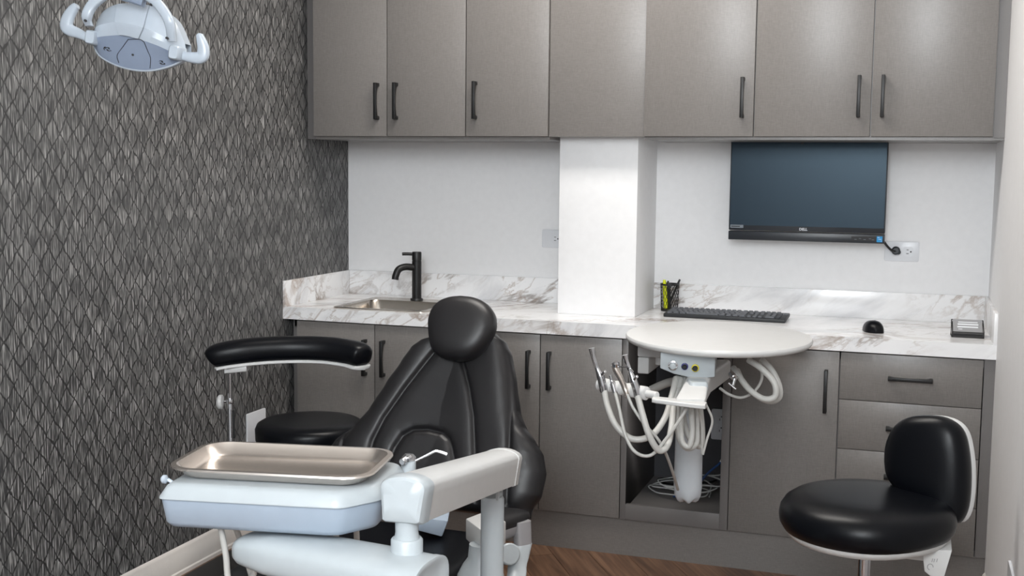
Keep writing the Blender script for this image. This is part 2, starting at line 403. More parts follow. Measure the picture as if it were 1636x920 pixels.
# worktop
SX0, SX1, SY0, SY1 = .2, .54, -.472, -.142
t = thing('worktop', 'marble-look laminate counter running along the whole back wall', 'worktop', (W/2, -.27, ZC-TC))
b = BM(); FYW = -.5344; z0 = ZC-TC
box(b, 0, SX0, FYW, 0, z0, ZC); box(b, SX1, W, FYW, 0, z0, ZC); box(b, SX0, SX1, FYW, SY0, z0, ZC); box(b, SX0, SX1, SY1, 0, z0, ZC)
obj('counter_slab', b, 'marble', t)
for x0, x1 in ((.0107, 1.0005), (1.2856, W-.0107)):
    b = BM(); box(b, x0, x1, -.0107, 0, ZC, ZC+.096, .0008); obj('backsplash', b, 'marble', t)
for x0, x1 in ((0, .0107), (W-.0107, W)):
    b = BM(); box(b, x0, x1, FYW, 0, ZC, ZC+.096, .0008); obj('end_splash', b, 'marble', t)

# sink and faucet
t = thing('sink', 'small square stainless steel drop-in sink in the marble counter', 'sink', (.37, -.305, ZC))
def rr_ring(w, h, r, cx, cy, z, n=6): return [V(x, y, z) for x, y in rrect(w, h, r, n, cx, cy)]
b = BM(); cx, cy = .37, -.307
rings(b, [rr_ring(.38, .385, .03, cx, cy, ZC), rr_ring(.38, .385, .03, cx, cy, ZC+.003), rr_ring(.372, .377, .028, cx, cy, ZC+.0045),
          rr_ring(.33, .272, .04, cx, cy-.035, ZC+.0035)], False, False); obj('sink_rim', b, 'sink', t)
b = BM(); rings(b, [rr_ring(.33, .272, .04, cx, cy-.035, ZC+.0035), rr_ring(.322, .264, .04, cx, cy-.035, ZC-.004), rr_ring(.30, .245, .05, cx, cy-.035, ZC-.11), rr_ring(.26, .2, .05, cx, cy-.035, ZC-.128),
                    rr_ring(.08, .08, .039, cx, cy-.035, ZC-.132)], False, True); obj('basin', b, 'sink', t)
b = BM(); lathe(b, [(.034, 0), (.034, .004), (.025, .005), (.02, .002)], (cx, cy-.035, ZC-.132)); obj('drain', b, 'chrome', t)
t = thing('faucet', 'matte black single-lever faucet standing behind the sink', 'faucet', (.377, -.16, ZC+.0035))
fx, fy, fz = .377, -.16, ZC+.0035
b = BM(); lathe(b, [(.025, 0), (.025, .005), (.0235, .007), (.0185, .0075), (.0185, .152), (.0175, .153), (.0175, .156), (.0185, .157), (.0185, .186), (.017, .189)], (fx, fy, fz), seg=32); obj('body', b, 'black', t)
b = BM(); tube(b, [(fx-.008, fy-.006, fz+.128), (fx-.035, fy-.03, fz+.131), (fx-.054, fy-.05, fz+.122), (fx-.062, fy-.06, fz+.098), (fx-.064, fy-.062, fz+.083)], .0135, 16); obj('spout', b, 'black', t)
b = BM(); tube(b, [(fx-.01, fy-.004, fz+.18), (fx-.034, fy-.02, fz+.181), (fx-.048, fy-.03, fz+.181)], .0062, 12); obj('lever', b, 'black', t)

# ---------------------------------------------------------------- outlets
def outlet(label, c, n, w, h, sockets, horiz=True, name='outlet', switch=False):
    c = Vector(c); n = Vector(n); up = V(0, 0, 1); x = up.cross(n)
    t = thing(name, label, 'outlet', c)
    b = BM(); prism(b, rrect(w, h, .006, 3), c, x, up, n*.006, .0012); obj('cover_plate', b, 'plate', t)
    for i in range(sockets):
        off = (i-(sockets-1)/2)*.042
        o = c + (x*off if horiz else up*off) + n*.0055
        sw, sh = (.036, .03) if not horiz else (.034, .034)
        b = BM(); prism(b, rrect(sw, sh, .008, 3), o, x, up, n*.0018); so = obj('socket', b, 'plate', t)
        b = BM(); ax, ay = (up, x) if horiz else (x, up)
        for p, q, ww, hh in ((-.0065, -.002, .0022, .008), (.0065, -.002, .0022, .0065)):
            oo = o + ax*p + ay*q
            prism(b, [(-ww/2, -hh/2), (ww/2, -hh/2), (ww/2, hh/2), (-ww/2, hh/2)], oo, ax, ay, n*.0022)
        cyl(b, o+ay*.009, o+ay*.009+n*.0022, .0028, seg=10); obj('slot', b, 'dgrey', so)
    return t
outlet('white wall outlet half hidden by the white column, right of the faucet', (.895, 0, 1.05), (0, -1, 0), .112, .07, 1)
outlet('white double wall outlet below the monitor with a black plug in it', (2.168, 0, 1.042), (0, -1, 0), .116, .07, 2)
outlet('white outlet plate at the back of the open niche under the round table', (1.563, -.06, .385), (0, -1, 0), .075, .115, 2, False)
outlet('white outlet plate on the wallpapered wall behind the round black stool', (0, -.735, .385), (1, 0, 0), .125, .12, 0)
outlet('white switch plate low on the right wall beside the operator stool', (W, -1.44, .335), (-1, 0, 0), .125, .13, 0, name='wall_plate')

# ---------------------------------------------------------------- monitor
mx0, mx1, mz0, mz1 = 1.576, 2.111, 1.074, 1.4235; my = -.115
t = thing('monitor', 'black all-in-one monitor mounted under the right wall cabinets', 'monitor', (1.84, 0, 1.25))
b = BM(); box(b, mx0, mx1, my, my+.05, mz0+.034, mz1, .003); obj('housing', b, 'bezel', t)
b = BM(); box(b, mx0+.004, mx1-.004, my-.001, my+.002, mz0+.052, mz1-.004); sc = obj('screen', b, 'screen', t)
b = BM(); cyl(b, (1.823, my-.0005, mz1-.006), (1.823, my-.0016, mz1-.006), .005); obj('camera', b, 'dgrey', t)
b = BM(); box(b, mx0, mx1, my-.004, my+.045, mz0, mz0+.031, .002); obj('speaker_bar', b, 'bezel', t)
b = BM(); box(b, 1.70, 1.98, my+.05, 0, 1.18, 1.34, .004); obj('wall_mount', b, 'bezel', t)
b = text('DELL', .0125, (1.823, my-.0015, mz0+.0385), (1, 0, 0), (0, 0, 1)); obj('lettering', b, 'letter', t)
b = BM(); box(b, mx0+.006, mx0+.052, my-.0018, my, mz0+.042, mz0+.053); st = obj('sticker', b, 'label', t, label='small grey sticker')
b = BM(); box(b, mx0+.009, mx0+.04, my-.0022, my-.0018, mz0+.0455, mz0+.049); obj('print', b, 'bezel', st)
b = BM(); box(b, mx1-.026, mx1-.007, my-.005, my-.004, mz0+.005, mz0+.025); st = obj('sticker', b, 'led', t, label='square blue sticker')
b = BM()
box(b, mx1-.023, mx1-.016, my-.0054, my-.005, mz0+.0205, mz0+.022); box(b, mx1-.02, mx1-.01, my-.0054, my-.005, mz0+.0145, mz0+.016); box(b, mx1-.0115, mx1-.0095, my-.0054, my-.005, mz0+.008, mz0+.0105)
obj('print', b, 'letter', st)
b = BM(); box(b, mx1-.11, mx1-.03, my-.0046, my-.004, mz0+.008, mz0+.023); st = obj('sticker', b, 'dgrey', t, label='dark specification sticker')
b = BM()
for i, x in enumerate((.1, .085, .07, .052, .042)): box(b, mx1-x, mx1-x+.008, my-.005, my-.0046, mz0+.012+.003*(i % 2), mz0+.0135+.003*(i % 2))
obj('print', b, 'label', st)
t = thing('power_cord', 'black power cord with round plug running from monitor to outlet', 'cord', (2.145, -.008, 1.043))
b = BM(); lathe(b, [(.013, 0), (.0145, .006), (.0145, .022), (.010, .027)], (2.148, -.0085, 1.046), (0, -1, 0)); lathe(b, [(.008, 0), (.008, .014), (.006, .016)], (2.157, -.0085, 1.040), (0, -1, 0)); obj('plug', b, 'bezel', t)
b = BM(); tube(b, [(2.148, -.032, 1.044), (2.136, -.036, 1.046), (2.118, -.045, 1.063), (2.1, -.062, 1.09)], .0042, 10); obj('cord', b, 'black', t)

# ---------------------------------------------------------------- things on the counter
px, py = 1.36, -.075; ph = .102; pr = .034
t = thing('pen_holder', 'black wire mesh pen cup on counter against the white column', 'pen holder', (px, py, ZC))
b = BM(); nn = 18
for i in range(nn):
    for s in (1, -1):
        tube(b, [(px+(pr*.9+.1*pr*f/8)*math.cos(a), py+(pr*.9+.1*pr*f/8)*math.sin(a), ZC+.006+(ph-.01)*f/8) for f in range(9) for a in [2*math.pi*i/nn + s*f*.16]], .0008, 4, smooth=False)
obj('mesh', b, 'black', t)
b = BM(); lathe(b, [(pr-.002, .096), (pr+.0015, .096), (pr+.0015, ph), (pr-.002, ph), (pr-.002, .096)], (px, py, ZC), cap0=False, cap1=False); obj('rim', b, 'black', t)
b = BM(); lathe(b, [(pr*.92, 0), (pr*.92, .008), (pr*.85, .008)], (px, py, ZC)); obj('base', b, 'black', t)
t = thing('highlighter', 'yellow highlighter standing in the black mesh cup', 'highlighter', (px-.016, py-.004, ZC+.009))
b = BM(); cyl(b, (px-.012, py-.004, ZC+.009), (px-.0185, py-.004, ZC+.085), .0078); obj('barrel', b, 'yellow', t)
b = BM(); cyl(b, (px-.0185, py-.004, ZC+.085), (px-.0205, py-.004, ZC+.115), .007, .0055); obj('cap', b, 'yellow', t)
for k, (x0, y0, x1, y1, h, lb) in enumerate(((-.004, .008, -.01, .012, .11, 'black pen next to the highlighter in the mesh cup'), (.004, -.01, .0, -.012, .104, 'short black pen in the middle of the mesh cup'),
                                         (-.008, .0, .036, .003, .118, 'black pen leaning out to the right of the mesh cup'))):
    t = thing('pen', lb, 'pen', (px+x0, py+y0, ZC+.009), 'pens in the mesh cup')
    a = V(px+x0, py+y0, ZC+.009); e = V(px+x1, py+y1, ZC+h); b = BM(); cyl(b, a, a.lerp(e, .8), .0042); obj('barrel', b, 'black', t)
    b = BM(); cyl(b, a.lerp(e, .8), e, .0046, .0035); obj('cap', b, 'dgrey', t)

# keyboard
kr = math.radians(-1.2); kc = V(1.590, -.20, ZC)
KW, KD = .425, .135
KM = Matrix.Translation(kc) @ Matrix.Rotation(kr, 4, 'Z') @ Matrix.Rotation(math.radians(3.2), 4, 'X')
t = thing('keyboard', 'black computer keyboard lying on counter behind the round table', 'keyboard', kc)
b = BM(); box(b, -KW/2, KW/2, -KD/2, KD/2, .004, .017, .003, KM); obj('case', b, 'kb', t)
b = BM()
for sx in (-1, 1): b = BM(); box(b, sx*.17-.02, sx*.17+.02, .04, .06, -.0035, .005, .001, KM); obj('foot', b, 'kb', t)
kz = .017; u = .0186
def key(cx, cy, w=1, h=1):
    b = BM(); pw2 = w*u-.003; pd = h*u-.003
    lo = rrect(pw2, pd, .002, 1, cx, cy); hi = rrect(pw2-.003, pd-.003, .002, 1, cx, cy)
    rings(b, [[KM @ V(x, y, kz-.0005) for x, y in lo], [KM @ V(x, y, kz+.0042) for x, y in hi]], False, True); obj('key', b, 'key', t)
x0 = -KW/2+.008
def krow(y, ws, x):
    for q in ws:
        if q > 0: key(x+q*u/2, y, q)
        x += abs(q)*u
rows = [.050, .028, .0094, -.0092, -.0278, -.0464]
fs = .94
krow(rows[0], [1]+[-.2]+[1]*4+[-.15]+[1]*4+[-.15]+[1]*4+[-.2, 1, 1, 1, -.3, 1, 1, 1, 1], x0)
krow(rows[1], [1]*13+[2, -.2, 1, 1, 1, -.3, 1, 1, 1, 1], x0)
krow(rows[2], [1.5]+[1]*12+[1.5, -.2, 1, 1, 1, -.3, 1, 1, 1], x0)
krow(rows[3], [1.75]+[1]*11+[2.25, -3.5, 1, 1, 1], x0)
krow(rows[4], [2.25]+[1]*10+[2.75, -.2, -1, 1, -1, -.3, 1, 1, 1], x0)
krow(rows[5], [1.25, 1.25, 1.25, 6.25, 1.25, 1.25, 1.25, 1.25, -.2, 1, 1, 1, -.3, 2, 1], x0)
key(x0+21*u, .5*(rows[2]+rows[3]), 1, 2); key(x0+21*u, .5*(rows[4]+rows[5]), 1, 2)

# mouse
t = thing('mouse', 'black computer mouse on the counter between keyboard and card holder', 'mouse', (2.095, -.36, ZC))
b = BM(); rs = []
mc = V(2.093, -.363, ZC)
for i in range(15):
    s = -1+2*i/14; wv = .031*(1-abs(s)**3.2)**.5+.0005; hh = .034*(1-abs(s*.97)**2.6)**.6*(1-.12*s)+.003
    c = mc + V(-.01*s, s*.05, 0)
    rs.append([c + V(wv*math.copysign(abs(math.cos(a))**.8, math.cos(a)), 0, hh*abs(math.sin(a))**.8) for a in [math.pi*k/14 for k in range(15)]])
rings(b, rs); obj('shell', b, 'vinyl2', t)
b = BM(); cyl(b, mc+V(.0, .028, .026), mc+V(.007, .028, .026), .008); obj('scroll_wheel', b, 'dgrey', t)

# card holder and cards
t = thing('card_holder', 'black mesh business card holder at the right end of the counter', 'card holder', (2.382, -.375, ZC))
cm = Matrix.Translation(V(2.380, -.372, ZC)) @ Matrix.Rotation(math.radians(2), 4, 'Z')
hw = .047
b = BM()
for z in (.001, .0175): tube(b, [cm @ V(x, -.028, z) for x in (-hw, hw)], .0018, 6, smooth=False)
for x in (-hw, hw): tube(b, [cm @ V(x, -.028, .0), cm @ V(x, -.028, .018), cm @ V(x, .03, .05), cm @ V(x, .03, .0), cm @ V(x, -.028, 0)], .0018, 6, smooth=False)
tube(b, [cm @ V(-hw, .03, .05), cm @ V(hw, .03, .05)], .0018, 6, smooth=False)
obj('frame', b, 'black', t)
b = BM()
for i in range(32):
    x = -hw+2*hw*i/31
    for s in (1, -1):
        xe = max(-hw, min(hw, x+s*.009)); tube(b, [cm @ V(x, -.028, .001), cm @ V(xe, -.028, .0175)], .0005, 4, smooth=False)
obj('mesh', b, 'dgrey', t)
b = BM(); prism(b, [(-.029, .0), (.03, 0), (.03, .045), (-.028, .016)], cm @ V(-hw+.0015, 0, 0), V(0, 1, 0), V(0, 0, 1), V(.001, 0, 0)); prism(b, [(-.029, .0), (.03, 0), (.03, .045), (-.028, .016)], cm @ V(hw-.0025, 0, 0), V(0, 1, 0), V(0, 0, 1), V(.001, 0, 0)); obj('side_panel', b, 'black', t)
b = BM(); box(b, -hw, hw, -.028, .03, 0, .0015, 0, cm); obj('bottom', b, 'black', t)
t = thing('business_cards', 'stack of grey business cards with white lines in the mesh holder', 'cards', (2.38, -.372, ZC+.01))
tl = cm @ Matrix.Translation(V(0, -.002, .028)) @ Matrix.Rotation(math.radians(42), 4, 'X')
b = BM(); box(b, -.0435, .0435, -.027, .033, -.008, .004, 0, tl); obj('card_stack', b, 'card', t)
b = BM()
for z0, z1, xa, xb in ((.019, .0225, -.028, .03), (.009, .0145, -.030, .032), (-.002, .0035, -.031, .031), (-.010, -.0075, -.028, -.016)): box(b, xa, xb, z0, z1, .004, .0045, 0, tl)
obj('print', b, 'letter', t)

# ---------------------------------------------------------------- dental chair
rec = math.radians(24); B0 = at(700, 800, 3.3); BN = V(0, -math.cos(rec), math.sin(rec)); BV = V(0, math.sin(rec), math.cos(rec)); BU = V(1, 0, 0)
def onb(u, v, off=0):
    k = FW + RT*((u-818)/F_PX) - UP*((v-460)/F_PX); o = B0 + BN*off
    x = CAM + k*((o-CAM).dot(BN)/k.dot(BN)) - o; return x.dot(BU), x.dot(BV)
def interp(tab, v):
    if v <= tab[0][0]: return tab[0][1]
    for (a, p), (c, q) in zip(tab, tab[1:]):
        if v <= c:
            s = (v-a)/(c-a); s = s*s*(3-2*s)*.35+s*.65; return p+(q-p)*s
    return tab[-1][1]
HB = .03
Lt = sorted((y, x) for x, y in [onb(*p, HB) for p in ((505, 800), (505, 765), (514, 725), (530, 703), (560, 680), (586, 652), (613, 612), (638, 577), (654, 555), (668, 545), (690, 538))])
Rt = sorted((y, x) for x, y in [onb(*p, HB) for p in ((845, 812), (860, 790), (868, 755), (864, 725), (852, 703), (836, 680), (827, 655), (821, 610), (814, 565), (806, 545), (792, 532), (775, 526))])
v0, v1 = -.02, .525
seams = [[onb(*p, HB) for p in q] for q in (
    ((696, 565), (680, 585), (650, 624), (632, 650), (618, 670), (600, 705), (585, 760), (575, 800)),
    ((738, 570), (744, 590), (752, 620), (759, 665), (761, 711), (763, 760), (763, 800)),
    ((610, 780), (620, 750), (634, 716), (647, 697), (663, 688), (686, 687), (708, 692), (719, 702), (724, 716), (730, 745), (735, 790)),
    ((809, 548), (815, 600), (817, 650), (817, 700), (815, 760), (812, 805)),
    ((592, 640), (570, 668), (552, 700), (545, 745), (545, 800)))]
def segd(p, a, c):
    ax, ay = a; bx, by = c[0]-ax, c[1]-ay; t = max(0, min(1, ((p[0]-ax)*bx+(p[1]-ay)*by)/(bx*bx+by*by+1e-12)))
    return math.hypot(p[0]-ax-bx*t, p[1]-ay-by*t)
def polyd(p, q): return min(segd(p, a, c) for a, c in zip(q, q[1:]))
t = chair = thing('dental_chair', 'black vinyl dental chair with oval headrest in the middle of the room', 'dental chair', (.95, -1.9, 0))
b = BM(); NS, NV = 190, 170; grid = []; back = []
for j in range(NV+1):
    v = v0+(v1-v0)*j/NV; L = interp(Lt, v); R = interp(Rt, v); row = []; rb = []
    tv = abs(2*j/NV-1)
    for i in range(NS+1):
        s = -math.cos(math.pi*i/NS)*.5 - .5 + i/NS if False else -1+2*i/NS
        s = math.copysign(1-(1-abs(s))**1.35, s)
        u = L+(R-L)*(s+1)/2
        edge = max(0, 1-abs(s)**7)**.5*max(0, 1-tv**16)**.5
        h = .055*edge
        # side bolsters swell, centre slightly dished
        h += .012*edge*max(0, abs(s)-.55)/.45 - .010*(1-min(1, abs(s)/.55))*edge
        g = 0
        for q in seams:
            dd = polyd((u, v), q); g = max(g, .009*math.exp(-(dd/.0075)**2)+.004*math.exp(-(dd/.02)**2))
        h = max(h-g*edge, 0)
        row.append(b.verts.new(B0+BU*u+BV*v+BN*h))
    grid.append(row)
for j in range(NV):
    for i in range(NS): b.faces.new((grid[j][i], grid[j][i+1], grid[j+1][i+1], grid[j+1][i]))
obj('backrest', b, 'vinyl', t, ang=75)
b = BM(); rs = []
for dd, ins in ((0, .0), (-.02, .004), (-.035, .03)):
    ring = []
    for j in range(0, NV+1, 5):
        v = v0+(v1-v0)*j/NV; ring.append(B0+BU*(interp(Rt, v)-ins)+BV*min(v, v1-ins)+BN*dd)
    for j in range(NV, -1, -5):
        v = v0+(v1-v0)*j/NV; ring.append(B0+BU*(interp(Lt, v)+ins)+BV*min(v, v1-ins)+BN*dd)
    rs.append(ring)
rings(b, rs); obj('backrest_shell', b, 'vinyl2', t)
# headrest: egg outline, domed pad
ho = .062
hp = [onb(*p, ho) for p in ((740, 475), (762, 478), (780, 487), (791, 502), (793, 520), (788, 538), (778, 555), (765, 568), (748, 576), (728, 577), (707, 572), (693, 560), (688, 540), (687, 515), (693, 497), (705, 484), (722, 477))]
hc = Vector((sum(p[0] for p in hp)/len(hp), sum(p[1] for p in hp)/len(hp)))
ol = spline([(p[0], p[1], 0) for p in hp+[hp[0]]], 4)[:-1]
b = BM(); rs = []
for k, (sc, h) in enumerate(((.80, -.028), (.93, -.024), (.985, -.012), (1, .004), (.985, .020), (.94, .032), (.85, .041), (.7, .047), (.5, .050), (.28, .0515), (.08, .052))):
    rs.append([B0+BU*(hc.x+(p.x-hc.x)*sc)+BV*(hc.y+(p.y-hc.y)*sc)+BN*(ho+h) for p in ol])
rings(b, rs); obj('headrest', b, 'vinyl', t, ang=80)
b = BM()
for dx in (-.022, .022):
    c0 = B0+BU*(hc.x*.6+dx)+BV*.44-BN*.015; c1 = B0+BU*(hc.x+dx)+BV*(hc.y+.02)+BN*(ho-.035); tube(b, [c0, c0.lerp(c1, .5)+BV*.03, c1], .007, 8)
obj('headrest_bracket', b, 'chrome', t)
# seat
def slab(bm, xc, w, prof, p=6, n=40):               # prof: list of (y, ztop, thickness, width factor)
    rings(bm, [section(V(xc, y, zt-th/2), V(1, 0, 0), V(0, 0, 1), w*wf, th, p, n) for y, zt, th, wf in prof])
b = BM(); slab(b, .945, .52, [(-1.515, 0.349, .04, .9), (-1.525, 0.362, .07, .97), (-1.56, 0.368, .085, 1), (-1.8, 0.366, .09, 1), (-2.05, 0.369, .09, .98), (-2.3, 0.384, .085, .9), (-2.5, 0.386, .08, .82), (-2.72, 0.379, .07, .76), (-2.78, 0.369, .05, .7), (-2.79, 0.359, .03, .6)]); obj('seat', b, 'vinyl2', t)
b = BM(); slab(b, .945, .46, [(-1.53, .25, .03, 1), (-1.9, .25, .04, 1), (-2.4, .265, .03, .8), (-2.6, .27, .02, .7)], 5); obj('seat_pan', b, 'white', t)
b = BM(); rings(b, [section(V(.95, -1.9, z), V(1, 0, 0), V(0, 1, 0), w_, d_, 4) for z, w_, d_ in ((.03, .36, .6), (.05, .34, .58), (.07, .24, .4), (.2, .2, .3), (.24, .24, .34))]); obj('pedestal', b, 'white', t)
b = BM(); prism(b, rrect(.62, .95, .1, 6), (.95, -1.85, 0), (1, 0, 0), (0, 1, 0), (0, 0, .03), .006); obj('base_plate', b, 'vinyl2', t, label='black base plate')
b = BM(); prism(b, [(-.045, -.010), (.018, -.026), (.034, .018), (-.045, .026)], at(695, 842, 3.0), V(RT.x, RT.y, 0).normalized(), V(0, 0, 1), V(FW.x, FW.y, 0)*.30, .004); obj('back_link', b, 'bluew', t)
# right armrest
ZA = .405
pad = [(q.x, q.y) for q in (pl(u, v, 2, ZA) for u, v in ((764, 851), (786, 844), (812, 835), (840, 826), (847, 821), (838, 816), (808, 813), (784, 815), (768, 828)))]
pc = (sum(p[0] for p in pad)/9, sum(p[1] for p in pad)/9); pol = spline([(p[0], p[1], 0) for p in pad+[pad[0]]], 4)[:-1]
def padring(k, z): return [V(pc[0]+(p.x-pc[0])*k, pc[1]+(p.y-pc[1])*k, z) for p in pol]
b = BM(); rings(b, [padring(k, ZA+z) for k, z in ((.9, -.022), (.99, -.016), (1, -.006), (.97, .003), (.85, .008), (.5, .011), (.1, .012))]); obj('armrest', b, 'vinyl', t)
b = BM(); rings(b, [padring(k, ZA+z) for k, z in ((.6, -.05), (.9, -.042), (1.01, -.026), (1.01, -.018), (.95, -.018))]); obj('armrest_shell', b, 'greyp', t)
sd = (at(845, 830, 3.05)-at(800, 838, 3.0)); sd.z = 0; sd = sd.normalized()
b = BM(); q0, q1, q2, q3 = at(834, 832, 3.07), at(835, 868, 3.06), at(827, 900, 3.03), at(812, 935, 2.98)
rings(b, [section(c, sd, V(1, 0, 0) if False else sd.cross(V(0, 0, 1)), .045, .032, 4) for c in spline([q0, q0.lerp(q1, .5), q1], 4)]); obj('armrest_bracket', b, 'greyp', t)
b = BM(); rings(b, [section(c, sd, sd.cross(V(0, 0, 1)), .047, .034, 4) for c in spline([q1, q2, q3, V(1.12, -1.72, .2)], 5)]); obj('armrest_post', b, 'white', t)
b = BM(); cyl(b, at(806, 885, 3.05), at(815, 885, 3.0), .028, seg=24); obj('pivot_knob', b, 'white', t)

# ---------------------------------------------------------------- delivery unit with arm
t = thing('delivery_unit', 'white dental delivery unit with instrument head and jointed arm in front', 'delivery unit', (1.43, -2.17, 0))
TA = math.radians(10.5); TX = V(math.cos(TA), math.sin(TA), 0); TY = V(-math.sin(TA), math.cos(TA), 0); TZ = V(0, 0, 1)
TCn = V(1.245, -2.672, 0)
def tp(x, y, z): return TCn + TX*x + TY*y + TZ*z
# instrument head: outline with cut right corners
def head(z, g): return [tp(x, y, z) for x, y in ((-.165+g, -.118+g), (.128-g*.7, -.118+g), (.178-g, -.06+g*.6), (.178-g, .10-g), (-.165+g, .10-g))]
def rounded(poly, r=.014, n=4):
    o = []; N = len(poly)
    for i in range(N):
        p = poly[i]; a = (poly[i-1]-p).normalized(); c = (poly[(i+1) % N]-p).normalized(); p0 = p+a*r; p1 = p+c*r
        for k in range(n+1):
            s = k/n; o.append(p0*(1-s)**2+p*2*s*(1-s)+p1*s*s)
    return o
b = BM(); rings(b, [rounded(head(z, g)) for z, g in ((.796, -.003), (.798, -.003), (.814, .006), (.818, .012), (.819, .018))]); obj('head_cover', b, 'white', t)
b = BM(); rings(b, [rounded(head(z, g)) for z, g in ((.744, .03), (.7445, .024), (.749, .011), (.757, .005), (.793, .0), (.796, .0))]); obj('head_body', b, 'bluew', t, label='pale blue-grey lower housing')
b = BM(); lathe(b, [(.02, 0), (.05, .004), (.05, .012)], tp(0, 0, .735)); obj('head_pivot', b, 'white', t)
b = BM(); a0 = tp(-.155, -.085, .812); tube(b, [a0, a0-TX*.010+TZ*.006], .003, 8); lathe(b, [(.003, 0), (.007, .003), (.007, .008), (.004, .011)], a0-TX*.010+TZ*.006, -TX); obj('side_knob', b, 'lampw', t)
# lower arm: flat rounded beam from the swivel to below the head
c_r = at(682, 930, 1.74); c_l = at(402, 873, 1.87)
ax = (c_r-c_l); ax.z = 0; ax.normalize(); sy = V(0, 0, 1).cross(ax)
b = BM(); rs = []
Ltot = (c_r-c_l).length
for s, wv, hh in ((-.02, .03, .02), (-.012, .07, .036), (.0, .085, .046), (.05, .1, .06), (.15, .108, .066), (.26, .112, .068), (.315, .108, .068)):
    c = c_l + (c_r-c_l)*(s/Ltot); rs.append(section(c - V(0, 0, .0), sy, V(0, 0, 1), wv, hh, 3.2, 32))
rings(b, rs); obj('lower_arm', b, 'white', t)
b = BM(); c = c_l+(c_r-c_l)*(.315/Ltot); rings(b, [section(c+ax*d_, sy, V(0, 0, 1), w_, h_, 2.8, 32) for d_, w_, h_ in ((0, .112, .072), (.012, .112, .072), (.013, .104, .064), (.010, .09, .05), (.0095, .02, .01))]); obj('end_cap', b, 'white', t)
SW = at(650, 880, 1.775); zl = SW.z
b = BM(); lathe(b, [(.0245, -.05), (.0245, .018), (.022, .021), (.019, .021), (.0175, .03), (.018, .046), (.019, .06), (.019, .075)], SW); obj('swivel_joint', b, 'white', t)
# upper arm: box beam with curved top, from the swivel back to the post
n0 = at(645, 797, 1.76); n1 = at(806, 744, 2.38)
ax = (n1-n0).normalized(); sx = ax.cross(V(0, 0, 1)).normalized(); uy = sx.cross(ax).normalized()
def armsec(c, s=1):
    w2, h2 = .037*s, .036*s; o = []
    pts = [(-w2*.72, -h2), (w2*.72, -h2), (w2*.84, -h2*.93)] + [(w2*(.84+.16*k/4), -h2*.93+h2*1.45*k/4) for k in range(1, 5)]
    pts += [(w2*math.cos(a), h2*.52+h2*.48*math.sin(a)) for a in [math.pi*k/10 for k in range(0, 11)]]
    pts += [(-w2*(1-.16*k/4), h2*.52-h2*1.45*k/4) for k in range(1, 5)] + [(-w2*.84, -h2*.93)]
    return [c+sx*x+uy*y for x, y in pts]
Lg = (n1-n0).length
b = BM(); rings(b, [armsec(n0+ax*d_, s) for d_, s in ((.03, 1), (Lg-.035, 1.0))]); obj('upper_arm', b, 'warmw', t)
b = BM(); rings(b, [armsec(n0+ax*d_, s) for d_, s in ((-.013, .3), (-.0125, .80), (-.009, .93), (-.001, 1.0), (.008, 1.035), (.03, 1.035))]); obj('arm_cap', b, 'white', t, ang=32)
b = BM(); rings(b, [armsec(n0+ax*d_, s) for d_, s in ((Lg-.035, 1.03), (Lg-.008, 1.03), (Lg+.01, .9), (Lg+.014, .6))]); obj('arm_cap', b, 'warmw', t)
b = BM(); nb = n0+ax*.02-uy*.036; cyl(b, nb+V(0, 0, .01), V(SW.x, SW.y, zl+.06), .019, seg=24); obj('swivel_neck', b, 'white', t)
PT = at(787, 792, 2.36)
b = BM(); lathe(b, [(.0235, .06-PT.z), (.0235, -.006), (.021, 0), (.015, .001)], PT, seg=32); obj('post', b, 'white', t)
b = BM(); ff = frame_of(ax)[0]
for s in (-1, 1):
    prism(b, [(-.019, -.004), (.019, -.004), (.016, .03), (0, .042), (-.016, .03)], PT+sx*(s*.014-.003), ax.cross(V(0, 0, 1)).cross(V(0, 0, 1))*-1, V(0, 0, 1), sx*.006, .001)
cyl(b, PT+sx*-.02+V(0, 0, .018), PT+sx*.02+V(0, 0, .018), .008); obj('post_fork', b, 'white', t)
# mount behind the post
b = BM(); TL = at(744, 828, 2.56); TRr = at(768, 846, 2.48); TRr.z = TL.z; ux_ = (TRr-TL); wl = ux_.length; ux_.normalize()
prism(b, [(0, 0), (wl*1.1, 0), (wl*1.1, -.05), (0, -.047)], TL, ux_, V(0, 0, 1), V(RT.x, RT.y, 0)*.05+V(FW.x, FW.y, 0)*.07, .003); obj('mount_block', b, 'warmw', t)
b = BM(); lathe(b, [(.02, -.12), (.052, -.10), (.056, -.05), (.05, -.018), (.038, .006), (.028, .02), (.025, .05)], at(768, 905, 2.5)); obj('mount_base', b, 'white', t)
b = BM(); rings(b, [section(V(1.38, -2.1, z), V(1, 0, 0), V(0, 1, 0), w_, d_, 5) for z, w_, d_ in ((0, .24, .34), (.03, .24, .34), (.05, .2, .3), (.3, .19, .28), (.36, .15, .22), (.38, .1, .14))]); obj('floor_box', b, 'white', t)
# hoses hanging under the head
for (u, v), (u2, v2), d0, nm in (((350, 838), (368, 940), 1.86, 'a'), ((372, 838), (408, 940), 1.98, 'b'), ((404, 895), (404, 940), 1.9, 'c'), ((536, 832), (536, 945), 2.02, 'd'), ((568, 825), (570, 945), 2.05, 'e')):
    b = BM(); p0 = at(u, v-8, d0); p1 = at(u2, v2, d0+.02); tube(b, [p0, p0.lerp(p1, .5)+V(.002, 0, 0), p1, p1+V(.03, .02, -.12), p1+V(.12, .1, -.2)], .0052, 10); obj('hose', b, 'hose', t)

